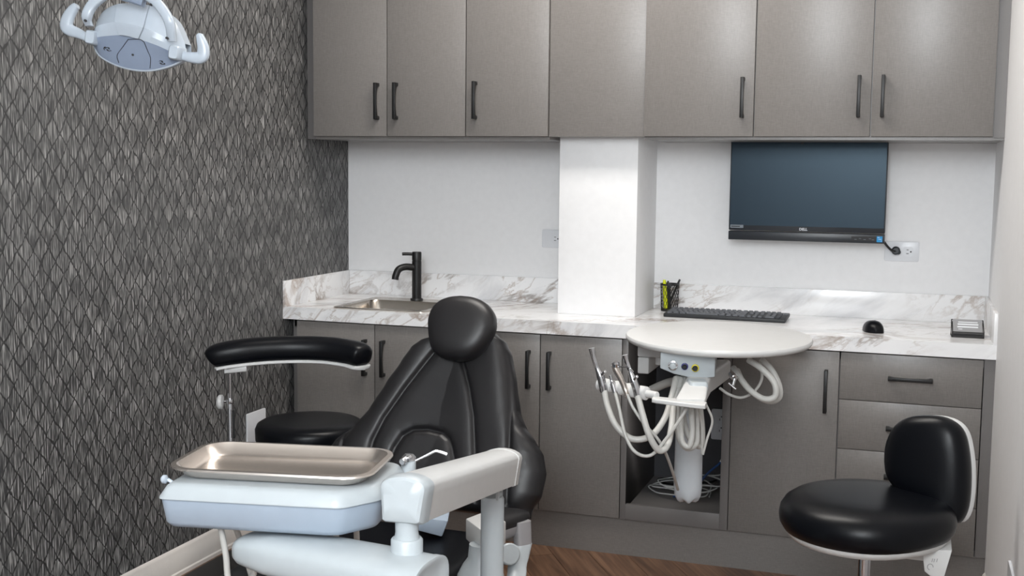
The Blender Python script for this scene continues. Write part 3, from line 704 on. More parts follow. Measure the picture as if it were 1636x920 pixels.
# steel tray on the head
t = thing('instrument_tray', 'rectangular stainless steel tray lying on the white delivery head', 'tray', tp(0, 0, .8225))
b = BM()
def tr(w, h, r, z): return [tp(x-.001, y-.002, z-.003) for x, y in rrect(w, h, r, 7)]
rings(b, [tr(.282, .142, .03, .8225), tr(.300, .160, .034, .826), tr(.322, .182, .04, .8405), tr(.336, .196, .045, .8415), tr(.339, .199, .046, .840), tr(.337, .197, .046, .843), tr(.321, .181, .04, .8435), tr(.298, .158, .034, .828), tr(.282, .142, .03, .8245)]); obj('pan', b, 'steel', t)
# syringe behind the arm
t = thing('syringe', 'chrome air-water syringe with bent tip behind the white arm', 'syringe', at(654, 760, 2.0))
b = BM(); h0 = at(652, 760, 2.0); h1 = at(653, 735, 2.0); cyl(b, h0, h1, .0135, .0125); obj('handle', b, 'white', t)
b = BM(); lathe(b, [(.0125, 0), (.012, .006), (.007, .011)], h1, h1-h0); cyl(b, at(648, 734, 1.985), at(642, 738, 1.975), .006); cyl(b, at(655, 731, 1.99), at(650, 734, 1.98), .0045); obj('head', b, 'chrome', t)
b = BM(); tube(b, [at(660, 738, 2.0), at(680, 728, 2.0), at(694, 721, 2.0), at(700, 721, 2.0), at(714, 726, 2.0)], .0026, 8); obj('tip', b, 'chrome', t)

# ---------------------------------------------------------------- assistant stool (left) with body support arm
ax_, ay_ = .385, -1.03
t = thing('assistant_stool', 'round black assistant stool with curved support arm by the wallpaper', 'stool', (ax_, ay_, 0))
b = BM(); lathe(b, [(.15, .425), (.168, .43), (.175, .445), (.176, .478), (.170, .492), (.158, .499), (.12, .503), (.06, .504), (.01, .504)], (ax_, ay_, 0), seg=48); obj('seat', b, 'vinyl2', t)
b = BM(); lathe(b, [(.13, .405), (.16, .41), (.165, .426)], (ax_, ay_, 0), seg=40); obj('seat_shell', b, 'warmw', t)
b = BM(); cyl(b, (ax_, ay_, .1), (ax_, ay_, .41), .022); obj('gas_column', b, 'chrome', t)
def star(t, x, y, rot=0):
    b = BM(); cyl(b, (x, y, .06), (x, y, .12), .035); obj('hub', b, 'black', t)
    for k in range(5):
        a = rot+2*math.pi*k/5; dr = V(math.cos(a), math.sin(a), 0); c = V(x, y, 0)
        b = BM(); rings(b, [section(c+dr*r_+V(0, 0, z), V(0, 0, 1), V(0, 0, 1).cross(dr), h_, w_, 4, 16) for r_, z, h_, w_ in ((.02, .088, .04, .04), (.1, .08, .03, .034), (.235, .066, .018, .026))]); lg = obj('leg', b, 'chrome', t)
        b = BM()
        for s in (-1, 1):
            nx = V(0, 0, 1).cross(dr); e = c+dr*.225+V(0, 0, .026)+nx*(s*.012); lathe(b, [(.02, -.008), (.026, -.005), (.026, .005), (.02, .008)], e, nx, 18)
        cyl(b, c+dr*.225+V(0, 0, .03), c+dr*.225+V(0, 0, .062), .006); obj('caster', b, 'black', lg)
star(t, ax_, ay_, .3)
ad = 3.42
pb = at(369, 735, ad); ptp = at(367, 596, ad)
b = BM(); cyl(b, pb, V(ptp.x, ptp.y, at(367, 640, ad).z), .0085); cyl(b, V(ptp.x, ptp.y, at(367, 640, ad).z), ptp, .0062); obj('arm_post', b, 'chrome', t)
b = BM(); q = at(373, 655, ad-.012); cyl(b, q, at(374, 700, ad-.012), .004, .003); obj('cable_tie', b, 'black', t)
b = BM(); lathe(b, [(.011, -.006), (.012, 0), (.011, .006)], at(368, 641, ad)); cyl(b, at(368, 641, ad), at(356, 641, ad), .004); obj('clamp', b, 'chrome', t)
b = BM(); lathe(b, [(.012, 0), (.0215, .003), (.0215, .012), (.016, .017)], at(357, 642, ad), -RT, 12); obj('clamp_knob', b, 'warmw', t)
b = BM(); cyl(b, pb, V(pb.x+.02, pb.y+.08, pb.z+.004), .008); cyl(b, V(pb.x+.02, pb.y+.08, pb.z+.004), V(ax_-.05, ay_-.06, .415), .008); obj('arm_bracket', b, 'chrome', t)
path = spline([at(334, 575, ad-.03), at(345, 569, ad-.03), at(380, 563, ad-.02), at(420, 559, ad+.0), at(470, 557, ad+.02), at(520, 558, ad+.02), at(560, 563, ad), at(578, 568, ad-.02), at(585, 571, ad-.03)], 5)
b = BM(); rs = []; N = len(path)
for i, c in enumerate(path):
    s = -1+2*i/(N-1); dr = (path[min(i+1, N-1)]-path[max(i-1, 0)]).normalized(); nn_ = dr.cross(V(0, 0, 1)).normalized(); up_ = nn_.cross(dr)
    e = max(.12, (1-abs(s)**6)**.5); rs.append(section(c, nn_, up_, .085*e, .074*e*(1-.03*s), 2.6, 24))
rings(b, rs); obj('arm_pad', b, 'vinyl2', t)
b = BM(); rs = []
for i, c in enumerate(path):
    s = -1+2*i/(N-1); dr = (path[min(i+1, N-1)]-path[max(i-1, 0)]).normalized(); nn_ = dr.cross(V(0, 0, 1)).normalized(); up_ = nn_.cross(dr)
    e = max(.12, (1-abs(s)**8)**.5); rs.append(section(c-up_*.033, nn_, up_, .078*e, .012, 4, 24))
rings(b, rs); obj('arm_shell', b, 'warmw', t)
b = BM(); c = at(379, 588, ad-.02); dr = (at(400, 586, ad)-at(360, 590, ad)).normalized(); nn_ = dr.cross(V(0, 0, 1)).normalized()
rings(b, [section(c+dr*d_, nn_, V(0, 0, 1), .05, .02, 6) for d_ in (-.032, .032)]); obj('arm_mount', b, 'warmw', t)

# ---------------------------------------------------------------- operator stool (right)
d = 2.72
sc_ = at(1384, 822, d); ox, oy, oz = sc_.x, sc_.y, sc_.z
t = thing('operator_stool', 'black operator stool with small rounded backrest near the right wall', 'stool', (ox, oy, 0))
# direction the seat faces: towards camera left; back towards right
sdx = (RT*1.0 - FW*.35); sdx.z = 0; sdx.normalize(); sdy = V(0, 0, 1).cross(sdx)
outl = []
for k in range(48):
    a = 2*math.pi*k/48; r = .205*(1-.03*math.cos(2*a)); x = r*math.cos(a)*1.0; y = r*math.sin(a)*.98
    if x > 0: y *= (1-.22*(x/.205)**2)
    outl.append((x, y))
def stoolring(sc, z, tilt=.0): return [V(ox, oy, oz)+sdx*(x*sc)+sdy*(y*sc)+V(0, 0, z+tilt*x*sc) for x, y in outl]
tl_ = .02
b = BM(); rings(b, [stoolring(s, z, tl_) for s, z in ((.86, -.040), (.95, -.032), (.99, -.018), (1, -.002), (.985, .014), (.94, .028), (.86, .039), (.74, .046), (.58, .049), (.4, .050), (.2, .0505), (.05, .0505))]); obj('seat', b, 'vinyl2', t, ang=80)
b = BM(); rings(b, [stoolring(s, z, tl_) for s, z in ((.4, -.062), (.72, -.06), (.88, -.050), (.925, -.038), (.925, -.034))]); obj('seat_shell', b, 'warmw', t)
c0 = V(ox, oy, oz)
b = BM(); box(b, -.03, .16, -.035, .035, -.085, -.058, .004, Matrix.Translation(c0) @ Matrix((sdx, sdy, V(0, 0, 1))).transposed().to_4x4()); obj('mechanism', b, 'warmw', t)
LM = Matrix.Translation(c0) @ Matrix((sdx, sdy, V(0, 0, 1))).transposed().to_4x4()
b = BM(); prism(b, [(.125, -.05), (.188, -.045), (.172, -.118), (.156, -.118), (.132, -.1)], LM @ V(0, -.06, 0), sdx, V(0, 0, 1), sdy*.12, .002); br = obj('back_bracket', b, 'warmw', t)
b = BM(); o_ = LM @ V(.15, -.0605, -.088)
for q in ((-.004, .012), (.0, .012), (.006, .013)): prism(b, [(0, 0), (.0015, 0), (.003, .008), (.0015, .008)], o_+sdx*q[0]+V(0, 0, q[1]), sdx, V(0, 0, 1), sdy*-.0005)
tube(b, [o_+sdx*(.006*math.cos(a)-.006)+V(0, 0, .007*math.sin(a)) for a in [k*.5 for k in range(10)]], .0008, 5)
obj('print', b, 'greyp', br)
b = BM(); g0 = LM @ V(.0, 0, -.075); cyl(b, (g0.x, g0.y, .12), (g0.x, g0.y, g0.z), .014); obj('gas_column', b, 'chrome', t)
b = BM(); cyl(b, (g0.x, g0.y, .1), (g0.x, g0.y, oz-.19), .03); obj('column_sleeve', b, 'black', t)
star(t, g0.x, g0.y, .2)
b = BM(); tube(b, [LM @ V(.158, -.03, -.115), LM @ V(.148, -.03, -.18), LM @ V(.14, -.03, -.23)], .006, 10); obj('lever', b, 'chrome', t)
# backrest pad: plane facing camera-left
bc = at(1482, 752, 2.74); bn = (-RT*.72 - FW*.69); bn.z = .12; bn.normalize(); bu = V(0, 0, 1).cross(bn).normalized(); bv = bn.cross(bu)
def bk(p):                                           # pixel onto the pad's plane
    k = FW + RT*((p[0]-818)/F_PX) - UP*((p[1]-460)/F_PX); x = CAM + k*((bc-CAM).dot(bn)/k.dot(bn)) - bc; return (x.dot(bu), x.dot(bv), 0)
po = [bk(p) for p in ((1412, 735), (1413, 715), (1419, 695), (1432, 677), (1452, 666), (1478, 663), (1505, 665), (1525, 674), (1537, 690), (1543, 715), (1546, 750), (1545, 790), (1540, 820), (1530, 836), (1515, 832), (1490, 814), (1462, 798), (1438, 785), (1424, 772), (1415, 755))]
ol = spline(po+[po[0]], 3)[:-1]; cu = sum(p.x for p in ol)/len(ol); cv_ = sum(p.y for p in ol)/len(ol)
def bring(s, h, dx=0): return [bc+bu*(cu+(p.x-cu)*s)+bv*(cv_+(p.y-cv_)*s)+bn*(h-1.1*(p.x-cu)**2*s*s) for p in ol]
b = BM(); rings(b, [bring(s, h) for s, h in ((.9, -.026), (.97, -.018), (1, -.004), (.985, .012), (.93, .024), (.8, .032), (.6, .036), (.35, .0375), (.1, .038))]); obj('backrest', b, 'vinyl2', t, ang=80)
b = BM(); rings(b, [bring(s, h) for s, h in ((.5, -.044), (.85, -.042), (.985, -.036), (.995, -.028), (.96, -.02))]); obj('backrest_shell', b, 'warmw', t)
b = BM(); e0 = bc+bu*cu-bn*.04+bv*-.02; e1 = LM @ V(.165, 0, -.07); tube(b, [e0, e0.lerp(e1, .4)-bn*.05, e1.lerp(e0, .2)-bn*.03, e1], .014, 10); obj('back_upright', b, 'warmw', t)

# ---------------------------------------------------------------- assistant instrument unit with round table
t = unit = thing('instrument_unit', 'round white tabletop on a wall-mounted arm with instrument holder and hoses', 'instrument unit', (1.68, -.86, .70))
tcx, tcy, tz = 1.668, -.873, .812
b = BM(); vd = V(tcx-CX, tcy-CY, 0).normalized(); vs = V(0, 0, 1).cross(vd)*-1
def oval(s, z): return [V(tcx, tcy, z)+vs*((.274*s)*math.cos(a))+vd*((.322*s)*math.sin(a)) for a in [2*math.pi*k/72 for k in range(72)]]
rings(b, [oval(.965, tz), oval(.985, tz+.003), oval(1, tz+.010), oval(1, tz+.014), oval(.99, tz+.019), oval(.97, tz+.021)]); obj('tabletop', b, 'warmw', t)
# control box
D1 = 3.27
f0 = at(1055, 567, D1); f1 = at(1143, 567, D1-.03); bx = (f1-f0); bx.z = 0; bw = bx.length; bx.normalize(); by = V(0, 0, 1).cross(bx)
zt_ = tz; zb_ = at(1100, 602, D1).z; hh = zt_-zb_
o_ = V(f0.x, f0.y, zb_)
poly = [(0, hh*.33), (bw*.25, hh*.12), (bw*.55, 0), (bw*.8, hh*.0), (bw, hh*.06), (bw, hh), (0, hh)]
b = BM(); prism(b, poly, o_, bx, V(0, 0, 1), by*.22, .003); obj('control_box', b, 'white', t)
for u, v, r1, m1, m2 in ((1075, 584, .0135, 'chrome', 'white'), (1094, 585, .0095, 'ringb', 'dgrey'), (1111, 587, .0105, 'ringy', 'dgrey')):
    fxp = at(u, v, D1-.01); s_ = (fxp-o_).dot(bx); p = o_+bx*s_+V(0, 0, fxp.z-zb_)
    b = BM(); lathe(b, [(r1, 0), (r1, .006), (r1*.8, .007)], p, -by, 24); kn = obj('knob', b, m1, t)
    b = BM(); lathe(b, [(r1*.72, .006), (r1*.68, .014), (r1*.5, .016)], p, -by, 20)
    if m2 == 'dgrey': box(b, p.x-r1*.6, p.x+r1*.6, p.y-.02, p.y-.012, p.z-.0015, p.z+.0015)
    obj('knob_cap', b, m2, kn)
# bracket and wall arm
b = BM(); q = at(1018, 578, 3.56)
box(b, q.x, q.x+.11, q.y, q.y+.25, tz-.06, tz-.012, .004); box(b, q.x+.001, q.x+.036, q.y+.001, q.y+.2, tz-.112, tz-.061, .004); obj('wall_bracket', b, 'warmw', t)
b = BM(); cyl(b, (q.x+.062, q.y+.03, tz-.085), (q.x+.062, q.y+.03, tz-.058), .012); obj('pivot_pin', b, 'warmw', t)
b = BM(); box(b, q.x+.02, q.x+.075, q.y+.2, -.06, tz-.11, tz-.06, .004); obj('wall_arm', b, 'warmw', t)
b = BM(); tube(b, [at(1040, 623, 3.6), at(1065, 612, 3.58), at(1085, 608, 3.55)], .013, 12); obj('rear_tube', b, 'hosegrey', t)
# sloping arm head
b = BM()
r1_ = [at(u, v, dd) for u, v, dd in ((1083, 640, 3.08), (1129, 646, 3.08), (1128, 637, 3.08), (1124, 634, 3.09), (1086, 630, 3.09), (1082, 634, 3.08))]
pA = at(1104, 640, 3.09); pB = at(1118, 612, 3.3); pC = at(1150, 590, 3.5)
axx = (pB-pA).normalized(); sxx = RT.copy(); sxx.z = 0; sxx.normalize()
rings(b, [section(c, sxx, V(0, 0, 1), w_, h_, 6) for c, w_, h_ in ((pA-axx*.012, .075, .012), (pA, .079, .022), (pA+axx*.09, .07, .045), (pB, .068, .06), (pC, .064, .06))]); obj('holder_arm', b, 'warmw', t)
b = BM(); c = at(1114, 612, 3.2); rings(b, [section(c+V(0, 0, z), sxx, V(-sxx.y, sxx.x, 0), w_, d_, 5) for z, w_, d_ in ((-.012, .056, .07), (.004, .052, .066), (.008, .046, .06))]); obj('arm_cap', b, 'white', t)
b = BM(); q0 = at(1043, 638, 3.10); q1 = at(1128, 648, 3.06); ax2 = (q1-q0).normalized()
rings(b, [section(q0+ax2*d_, V(0, 0, 1), V(0, 0, 1).cross(ax2), .013, w_, 5, 20) for d_, w_ in ((0, .03), (.012, .042), (.06, .05), ((q1-q0).length-.01, .05), ((q1-q0).length, .04))]); obj('holder_plate', b, 'warmw', t)
h0, h1 = at(1050, 632, 3.11), at(957, 613, 3.26); dr = (h1-h0).normalized(); Lh = (h1-h0).length
b = BM(); cyl(b, h0-dr*.0, h0+dr*.05, .0105); obj('holder_rod', b, 'warmw', t)
for k in range(4):
    s0 = .035+k*(Lh-.035)/4; b = BM(); st_ = (Lh-.035)/4
    lathe(b, [(.014, 0), (.0185, .003), (.0185, st_*.55), (.0165, st_*.6), (.0165, st_*.85), (.0185, st_*.9), (.014, st_-.001)], h0+dr*s0, dr, 24); obj('holder_ring', b, 'warmw', t)
# coiled hoses under the head, and the loop to the right
def hose(pts, r, m='hose', nm='hose', parent=unit): b = BM(); tube(b, [at(*p) for p in pts], r, 12, 8); return obj(nm, b, m, parent)
hose(((1082, 603, 3.32), (1081, 640, 3.25), (1083, 690, 3.23), (1096, 715, 3.23), (1112, 708, 3.24), (1113, 680, 3.26), (1112, 645, 3.28)), .0085)
hose(((1092, 603, 3.34), (1090, 640, 3.30), (1094, 680, 3.28), (1106, 705, 3.28), (1119, 712, 3.29), (1122, 690, 3.30), (1118, 645, 3.3)), .0085)
hose(((1100, 603, 3.38), (1104, 650, 3.22), (1106, 690, 3.21), (1101, 713, 3.21), (1090, 705, 3.22), (1088, 670, 3.24), (1090, 640, 3.28)), .0078, 'hose')
hose(((1128, 646, 3.1), (1138, 672, 3.12), (1130, 700, 3.13), (1123, 726, 3.14)), .0032)
hose(((1116, 652, 3.16), (1121, 680, 3.2), (1122, 725, 3.22)), .003)
hose(((1196, 575, 3.3), (1218, 590, 3.26), (1237, 612, 3.24), (1238, 633, 3.24), (1220, 637, 3.25), (1197, 622, 3.28), (1180, 600, 3.34), (1172, 588, 3.4)), .0088)
hose(((1216, 574, 3.36), (1232, 590, 3.34), (1244, 614, 3.33), (1245, 634, 3.33), (1230, 641, 3.34), (1206, 630, 3.36), (1186, 608, 3.42), (1178, 592, 3.48)), .0088)
hose(((1214, 578, 3.42), (1217, 605, 3.41), (1205, 625, 3.4), (1185, 635, 3.4), (1165, 630, 3.4), (1150, 620, 3.42)), .0042)
b = BM()
for (u, v, u2, v2) in ((1086, 604, 1074, 640), (1098, 604, 1090, 640)): cyl(b, at(u, v, 3.3), at(u2, v2, 3.26), .013, .012)
obj('clear_sleeve', b, 'clear', t)
b = BM(); q = at(1168, 597, 3.3); cyl(b, q, at(1174, 604, 3.28), .01); cyl(b, at(1174, 604, 3.28), at(1170, 618, 3.28), .005); cyl(b, at(1164, 612, 3.28), at(1176, 622, 3.27), .004); obj('connector', b, 'chrome', t)

# handpieces in the holder, each with its own hose
def handpiece(name, label, body, hosepts, hr, m='chrome', extra=None):
    t = thing(name, label, 'handpiece', at(*hosepts[0]), 'dental handpieces on the holder')
    pts = [at(u, v, dd) for u, v, dd, r in body]; b = BM(); P = spline(pts, 5); rr = [q[3] for q in body]
    def rad(s):
        k = s*(len(rr)-1); i = min(int(k), len(rr)-2); return rr[i]+(rr[i+1]-rr[i])*(k-i)
    tube(b, P, rad, 14, smooth=False); obj('body', b, m, t)
    b = BM(); tube(b, [at(*p) for p in hosepts], hr, 12, 8); obj('hose', b, 'hose', t)
    if extra: extra(t)
    return t
def valve(u, v, dd):
    def f(t):
        b = BM(); cyl(b, at(u, v, dd), at(u+5, v-5, dd-.012), .004); obj('valve_lever', b, 'chrome', t)
    return f
handpiece('suction_handpiece', 'steel suction handpiece at the far left end of the holder',
          [(945, 556, 3.22, .0085), (948, 570, 3.22, .0066), (954, 588, 3.22, .0062), (959, 600, 3.22, .0105), (963, 615, 3.22, .0115), (965, 626, 3.22, .0105)],
          [(965, 622, 3.22), (971, 650, 3.2), (985, 681, 3.18), (1010, 701, 3.17), (1040, 696, 3.17), (1062, 668, 3.2), (1074, 630, 3.25), (1080, 604, 3.3)], .0088, extra=valve(962, 598, 3.21))
handpiece('saliva_ejector', 'short steel saliva ejector valve, second from left on the holder',
          [(975, 599, 3.2, .0042), (977, 607, 3.2, .0046), (979, 613, 3.2, .0085), (983, 628, 3.19, .0075)],
          [(982, 624, 3.19), (990, 655, 3.17), (999, 695, 3.15), (1015, 722, 3.14), (1040, 727, 3.14), (1065, 700, 3.13), (1085, 672, 3.12), (1097, 652, 3.12)], .0046)
def nozzle(t):
    b = BM(); tube(b, [at(984, 586, 3.15), at(998, 586, 3.13), at(1006, 588, 3.12), at(1012, 594, 3.12)], .0016, 8); obj('tip', b, 'chrome', t)
    b = BM(); lathe(b, [(.006, -.006), (.0105, -.003), (.0105, .006), (.006, .01)], at(984, 583, 3.15), (0, -.3, 1)); obj('head', b, 'chrome', t)
handpiece('water_syringe', 'steel air-water syringe with thin bent tip on the holder',
          [(981, 582, 3.16, .009), (985, 592, 3.16, .0095), (992, 605, 3.16, .0085), (999, 622, 3.16, .0078), (1003, 634, 3.15, .006)],
          [(1002, 630, 3.15), (1012, 652, 3.14), (1030, 678, 3.13), (1050, 700, 3.14), (1064, 725, 3.18), (1075, 755, 3.28), (1083, 782, 3.40)], .0042, 'steel', nozzle)
handpiece('suction_handpiece', 'steel suction handpiece on the holder nearest the round table',
          [(998, 567, 3.14, .0085), (1001, 578, 3.14, .0064), (1007, 594, 3.14, .0062), (1012, 608, 3.14, .0105), (1017, 622, 3.14, .0115), (1019, 633, 3.14, .0105)],
          [(1018, 629, 3.14), (1026, 660, 3.12), (1037, 695, 3.11), (1052, 719, 3.12), (1066, 712, 3.14), (1073, 680, 3.18), (1077, 640, 3.24), (1090, 604, 3.32)], .0088, extra=valve(1013, 606, 3.13))

# water bottle in the niche
bt = at(1100, 733, 3.62); zb0 = at(1100, 803, 3.62).z
t = thing('water_bottle', 'translucent white plastic bottle hanging in front of the open niche', 'bottle', (bt.x, bt.y, zb0))
b = BM(); sg = 40; rs = []
hT = at(1100, 655, 3.62).z-zb0
for h, r in ((.0, .012), (.0, .026), (.006, .034), (.022, .041), (.05, .0435), (.12, .043), (.2, .042), (hT-.07, .0425), (hT-.035, .038), (hT-.012, .026), (hT, .018)):
    ring = []
    for k in range(sg):
        a = 2*math.pi*k/sg; dz = (.010*(.5-.5*math.cos(5*a)) if h < .02 else 0); ring.append(V(bt.x+r*math.cos(a), bt.y+r*math.sin(a), zb0+h+dz*(1 if r > .02 else .6)))
    rs.append(ring)
rings(b, rs); obj('body', b, 'bottle', t, ang=70)
b = BM(); lathe(b, [(.022, hT-.01), (.022, hT+.02), (.012, hT+.03), (.012, .76-zb0)], (bt.x, bt.y, zb0)); obj('neck_cap', b, 'white', t)

# cables in the niche
t = thing('cable_coil', 'loosely coiled thin white cable lying on the niche floor', 'cable', (1.45, -.3, .166))
b = BM(); pts = []
for k in range(34):
    a = k*.62; r = 1+.12*math.sin(k*1.7); pts.append(V(1.452+.108*r*math.cos(a)+.0012*k, -.28+.085*r*math.sin(a), .169+.0016*k+.004*(k % 3)))
tube(b, pts, .0026, 6, 5); obj('loops', b, 'cable', t)
b = BM(); tube(b, [pts[-1], V(1.60, -.2, .24), V(1.615, -.12, .33), V(1.60, -.085, .42), V(1.59, -.075, .5)], .0024, 6); obj('lead', b, 'cable', t)
t = thing('blue_cable', 'dark blue cable running down the right side of the niche', 'cable', (1.6, -.1, .166))
b = BM(); tube(b, [V(1.585, -.09, .62), V(1.585, -.095, .54), V(1.61, -.11, .46), V(1.622, -.15, .38), V(1.60, -.22, .30), V(1.55, -.27, .25), V(1.5, -.30, .19), V(1.44, -.33, .171)], .0042, 8); obj('cord', b, 'bcable', t)
b = BM(); tube(b, [V(1.608, -.195, .325), V(1.59, -.235, .285)], .0055, 8, smooth=False); obj('tag', b, 'plate', t)
t = thing('cable_bundle', 'black cables lying coiled in the back of the niche', 'cable', (1.43, -.16, .166))
b = BM(); tube(b, [V(1.36+.05*math.cos(a)+.012*a, -.16+.045*math.sin(a), .172+.002*a) for a in [k*.7 for k in range(20)]], .004, 6); obj('loops', b, 'black', t)

# ---------------------------------------------------------------- dental light
LD = 2.85
lc = at(220, 62, LD)
t = thing('dental_light', 'white dental operating light with yoke and two handles near the wallpaper', 'dental light', (lc.x, lc.y, H))
ri = at(320, 82, LD)-at(120, 50, LD); ri.normalize()           # image tilt: the light hangs rolled to the right
lf = (FW*-1 + V(0, 0, -.12)); lf = (lf-ri*lf.dot(ri)).normalized(); lu = lf.cross(ri)*1.0
if lu.z < 0: lu = -lu
def lp(x, y, z): return lc+ri*x+lu*y+lf*z
def pxl(u, v):
    k = at(u, v, LD)-lc; return k.dot(ri), k.dot(lu)
# shell: faceted front of rows bottom rim > crease > mid > top, closed at the back
rows_px = (((147, 66), (160, 88), (186, 103), (215, 111), (243, 112), (270, 106), (288, 98), (297, 89)),
           ((147, 64), (162, 62), (186, 60), (209, 60), (234, 66), (260, 75), (280, 84), (297, 87)),
           ((148, 58), (162, 46), (183, 41), (206, 40), (244, 49), (264, 57), (283, 69), (297, 82)),
           ((151, 50), (160, 30), (177, 15), (203, 8), (246, 11), (266, 20), (283, 36), (296, 70)))
rows_h = ((.0, .012, .016, .018, .018, .016, .012, .0), (.0, .036, .047, .052, .052, .047, .036, .0), (.0, .036, .05, .058, .058, .05, .036, .0), (.0, .008, .016, .02, .02, .016, .008, .0))
def dense(px, hs): return [lp(*pxl(p.x, p.y), p.z) for p in spline([(u, v, h*1000) for (u, v), h in zip(px, hs)], 4)]
def dense2(px, hs):
    o = []
    for p in spline([(u, v, h*1000) for (u, v), h in zip(px, hs)], 4): x_, y_ = pxl(p.x, p.y); o.append(lp(x_, y_, p.z/1000))
    return o
R_ = [dense2(a, h) for a, h in zip(rows_px, rows_h)]
def push(row, dz, k=1.0):
    c = sum(row, V(0, 0, 0))/len(row); return [c+(p-c)*k+lf*dz for p in row]
b = BM(); rings(b, [push(R_[0], -.045), push(R_[0], -.012, 1.01), R_[1-1]], False, False, False); rim_rows = None
rings(b, [R_[1], [a.lerp(c, .5)+lf*.002 for a, c in zip(R_[1], R_[2])], R_[2], R_[3], push(R_[3], -.05)], False, False, False)
back = push(R_[0], -.045) + push(R_[3], -.05)[::-1]
rings(b, [back, [p*.2+sum(back, V(0, 0, 0))/len(back)*.8-lf*.02 for p in back]], False, True); obj('housing', b, 'lampw', t, ang=16)
b = BM(); rings(b, [R_[0], [a.lerp(c, .5)+lf*.0015 for a, c in zip(R_[0], R_[1])], R_[1]], False, False, False); fp = obj('lower_panel', b, 'lampd', t, ang=16)
b = BM(); tube(b, [p-lf*.004 for p in R_[0]], .004, 8, smooth=False); obj('rim', b, 'lampw', t)
def onpanel(u, v, e=.0012):                          # pixel to a point on the sloping lower panel
    best = None
    for k in range(len(R_[0])-1):
        for s_ in [q/20 for q in range(21)]:
            p = R_[0][k].lerp(R_[1][k], s_); d_ = p-CAM; dd = d_.dot(FW); uu = 818+F_PX*d_.dot(RT)/dd; vv = 460-F_PX*d_.dot(UP)/dd
            e_ = (uu-u)**2+(vv-v)**2
            if best is None or e_ < best[0]: best = (e_, p)
    return best[1]+lf*e
b = BM()
for q in (((207, 62), (198, 74), (190, 88), (188, 101)), ((233, 67), (237, 80), (240, 94), (240, 110)), ((207, 61), (220, 63), (233, 67))): tube(b, spline([onpanel(u, v, .0014) for u, v in q], 4), .0009, 5, smooth=False)
obj('panel_seam', b, 'dgrey', fp)
b = BM(); p = onpanel(215, 86); lathe(b, [(.003, -.004), (.003, .001), (.002, .0012)], p, lf); obj('screw', b, 'dgrey', fp)
for u, v in ((171, 80), (258, 99)):                 # round emblems printed left and right
    b = BM(); p = onpanel(u, v, .0); dn = (lf+lu*-.5).normalized(); yv = dn.cross(ri)
    for q in range(5): tube(b, [p+ri*(.011*math.cos(a)*(.35+.65*(q % 3)/2))+yv*(.0062*math.sin(a)*(.35+.65*(q % 3)/2))+lf*.0016 for a in [q*1.1+j*.4 for j in range(5)]], .0009, 5)
    for q in range(4): c = p+ri*(-.008+.005*q)+yv*(.002*(-1)**q); cyl(b, c-lf*.002, c+lf*.0022, .0016, seg=8)
    obj('emblem', b, 'dgrey', fp)
b = BM(); k0, k1 = 11, 17
rings(b, [push(R_[1][k0:k1], .001), push(R_[1][k0:k1], .007, .96), push([a.lerp(c, .5) for a, c in zip(R_[1][k0:k1], R_[2][k0:k1])], .010), push(R_[2][k0:k1], .010), push([a.lerp(c, .8) for a, c in zip(R_[2][k0:k1], R_[3][k0:k1])], .008), push(R_[3][k0:k1], .004, .97), push(R_[3][k0:k1], -.004)], False, False, False); obj('centre_panel', b, 'lampw', t, ang=16)
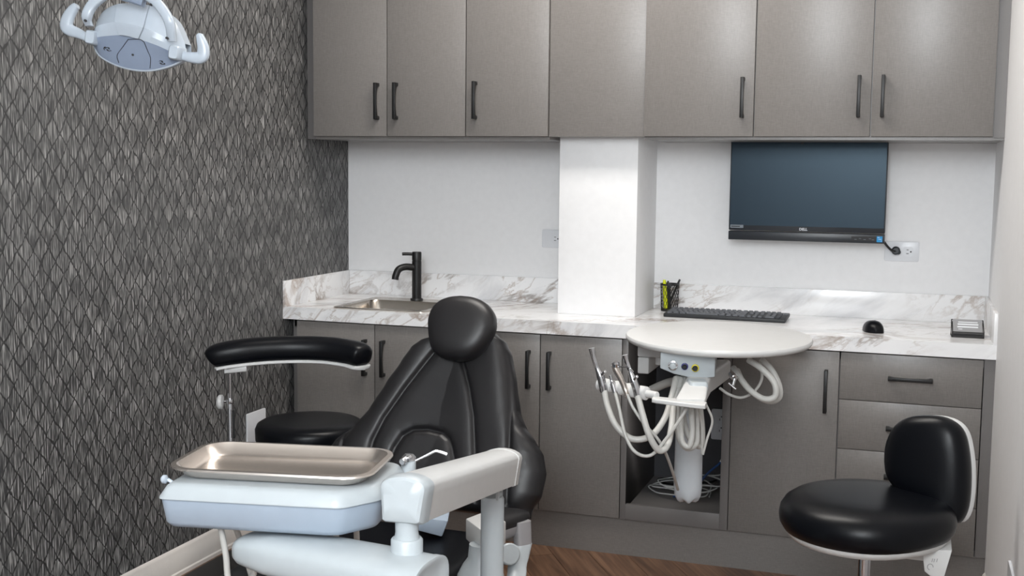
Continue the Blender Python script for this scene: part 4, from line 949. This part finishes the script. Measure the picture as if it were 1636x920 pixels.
# yoke (half ring) in front and above
yk = [(158, 46), (158, 34), (165, 18), (180, 4), (200, -6), (222, -8), (245, -3), (265, 8), (280, 26), (288, 45), (287, 70)]
pts = [lp(*pxl(*p), .075 if 0 < i < len(yk)-1 else .06) for i, p in enumerate(yk)]
b = BM(); P = spline(pts, 4); N = len(P); rs = []
for i, c in enumerate(P):
    dr = (P[min(i+1, N-1)]-P[max(i-1, 0)]).normalized(); rs.append(section(c, lf, dr.cross(lf), .022, .0235, 4, 16))
rings(b, rs); yo = obj('yoke', b, 'lampw', t)
b = BM(); c0, c1 = lp(*pxl(211, -4), .077), lp(*pxl(250, 8), .077); dr = (c1-c0).normalized()
rings(b, [section(c, lf, dr.cross(lf), .03, .032, 4, 20) for c in (c0, c1)]); obj('yoke_sleeve', b, 'lampd', t)
for u, v in ((199, 1), (261, 15), (158, 39), (284, 66)): x_, y_ = pxl(u, v); b = BM(); cyl(b, lp(x_, y_, .078), lp(x_, y_, .0875), .003, seg=10); obj('screw', b, 'dgrey', yo)

for s, pts_ in ((-1, ((146, 64), (130, 55), (115, 49), (109, 42), (113, 28), (122, 15), (128, 10))), (1, ((285, 88), (300, 91), (316, 93), (325, 90), (327, 78), (324, 65), (321, 55)))):
    b = BM(); P = spline([lp(*pxl(*p), .01) for p in pts_], 5); N = len(P); rs = []
    for i, c in enumerate(P):
        dr = (P[min(i+1, N-1)]-P[max(i-1, 0)]).normalized(); e = i/(N-1); wv = .02+.016*math.sin(math.pi*min(1, e*1.05))
        if i == N-1: wv *= .5
        rs.append(section(c, lf, dr.cross(lf), .022, wv*.85, 3, 16))
    rings(b, rs); obj('light_handle', b, 'lampw', t)
    b = BM(); x_, y_ = pxl(*((155, 62) if s < 0 else (286, 86))); rings(b, [section(lp(x_, y_, h), ri, lu, w_, h_, 5, 16) for h, w_, h_ in ((-.01, .03, .036), (.045, .026, .034), (.05, .02, .028))]); obj('handle_mount', b, 'lampw', t)
# arm up to the ceiling
top = lp(*pxl(230, -12), .075)
b = BM(); tube(b, [top, top+V(0, 0, .06), top+V(.02, .0, .16), top+V(.06, 0, .25)], .014, 12); obj('drop_tube', b, 'lampw', t)
e = top+V(.06, 0, .25); k2 = V(.95, -1.9, e.z+.12)
b = BM(); cyl(b, e, k2, .022); obj('spring_arm', b, 'lampw', t)
b = BM(); cyl(b, k2-V(0, 0, .06), V(k2.x, k2.y, H), .028); obj('ceiling_pole', b, 'lampw', t)
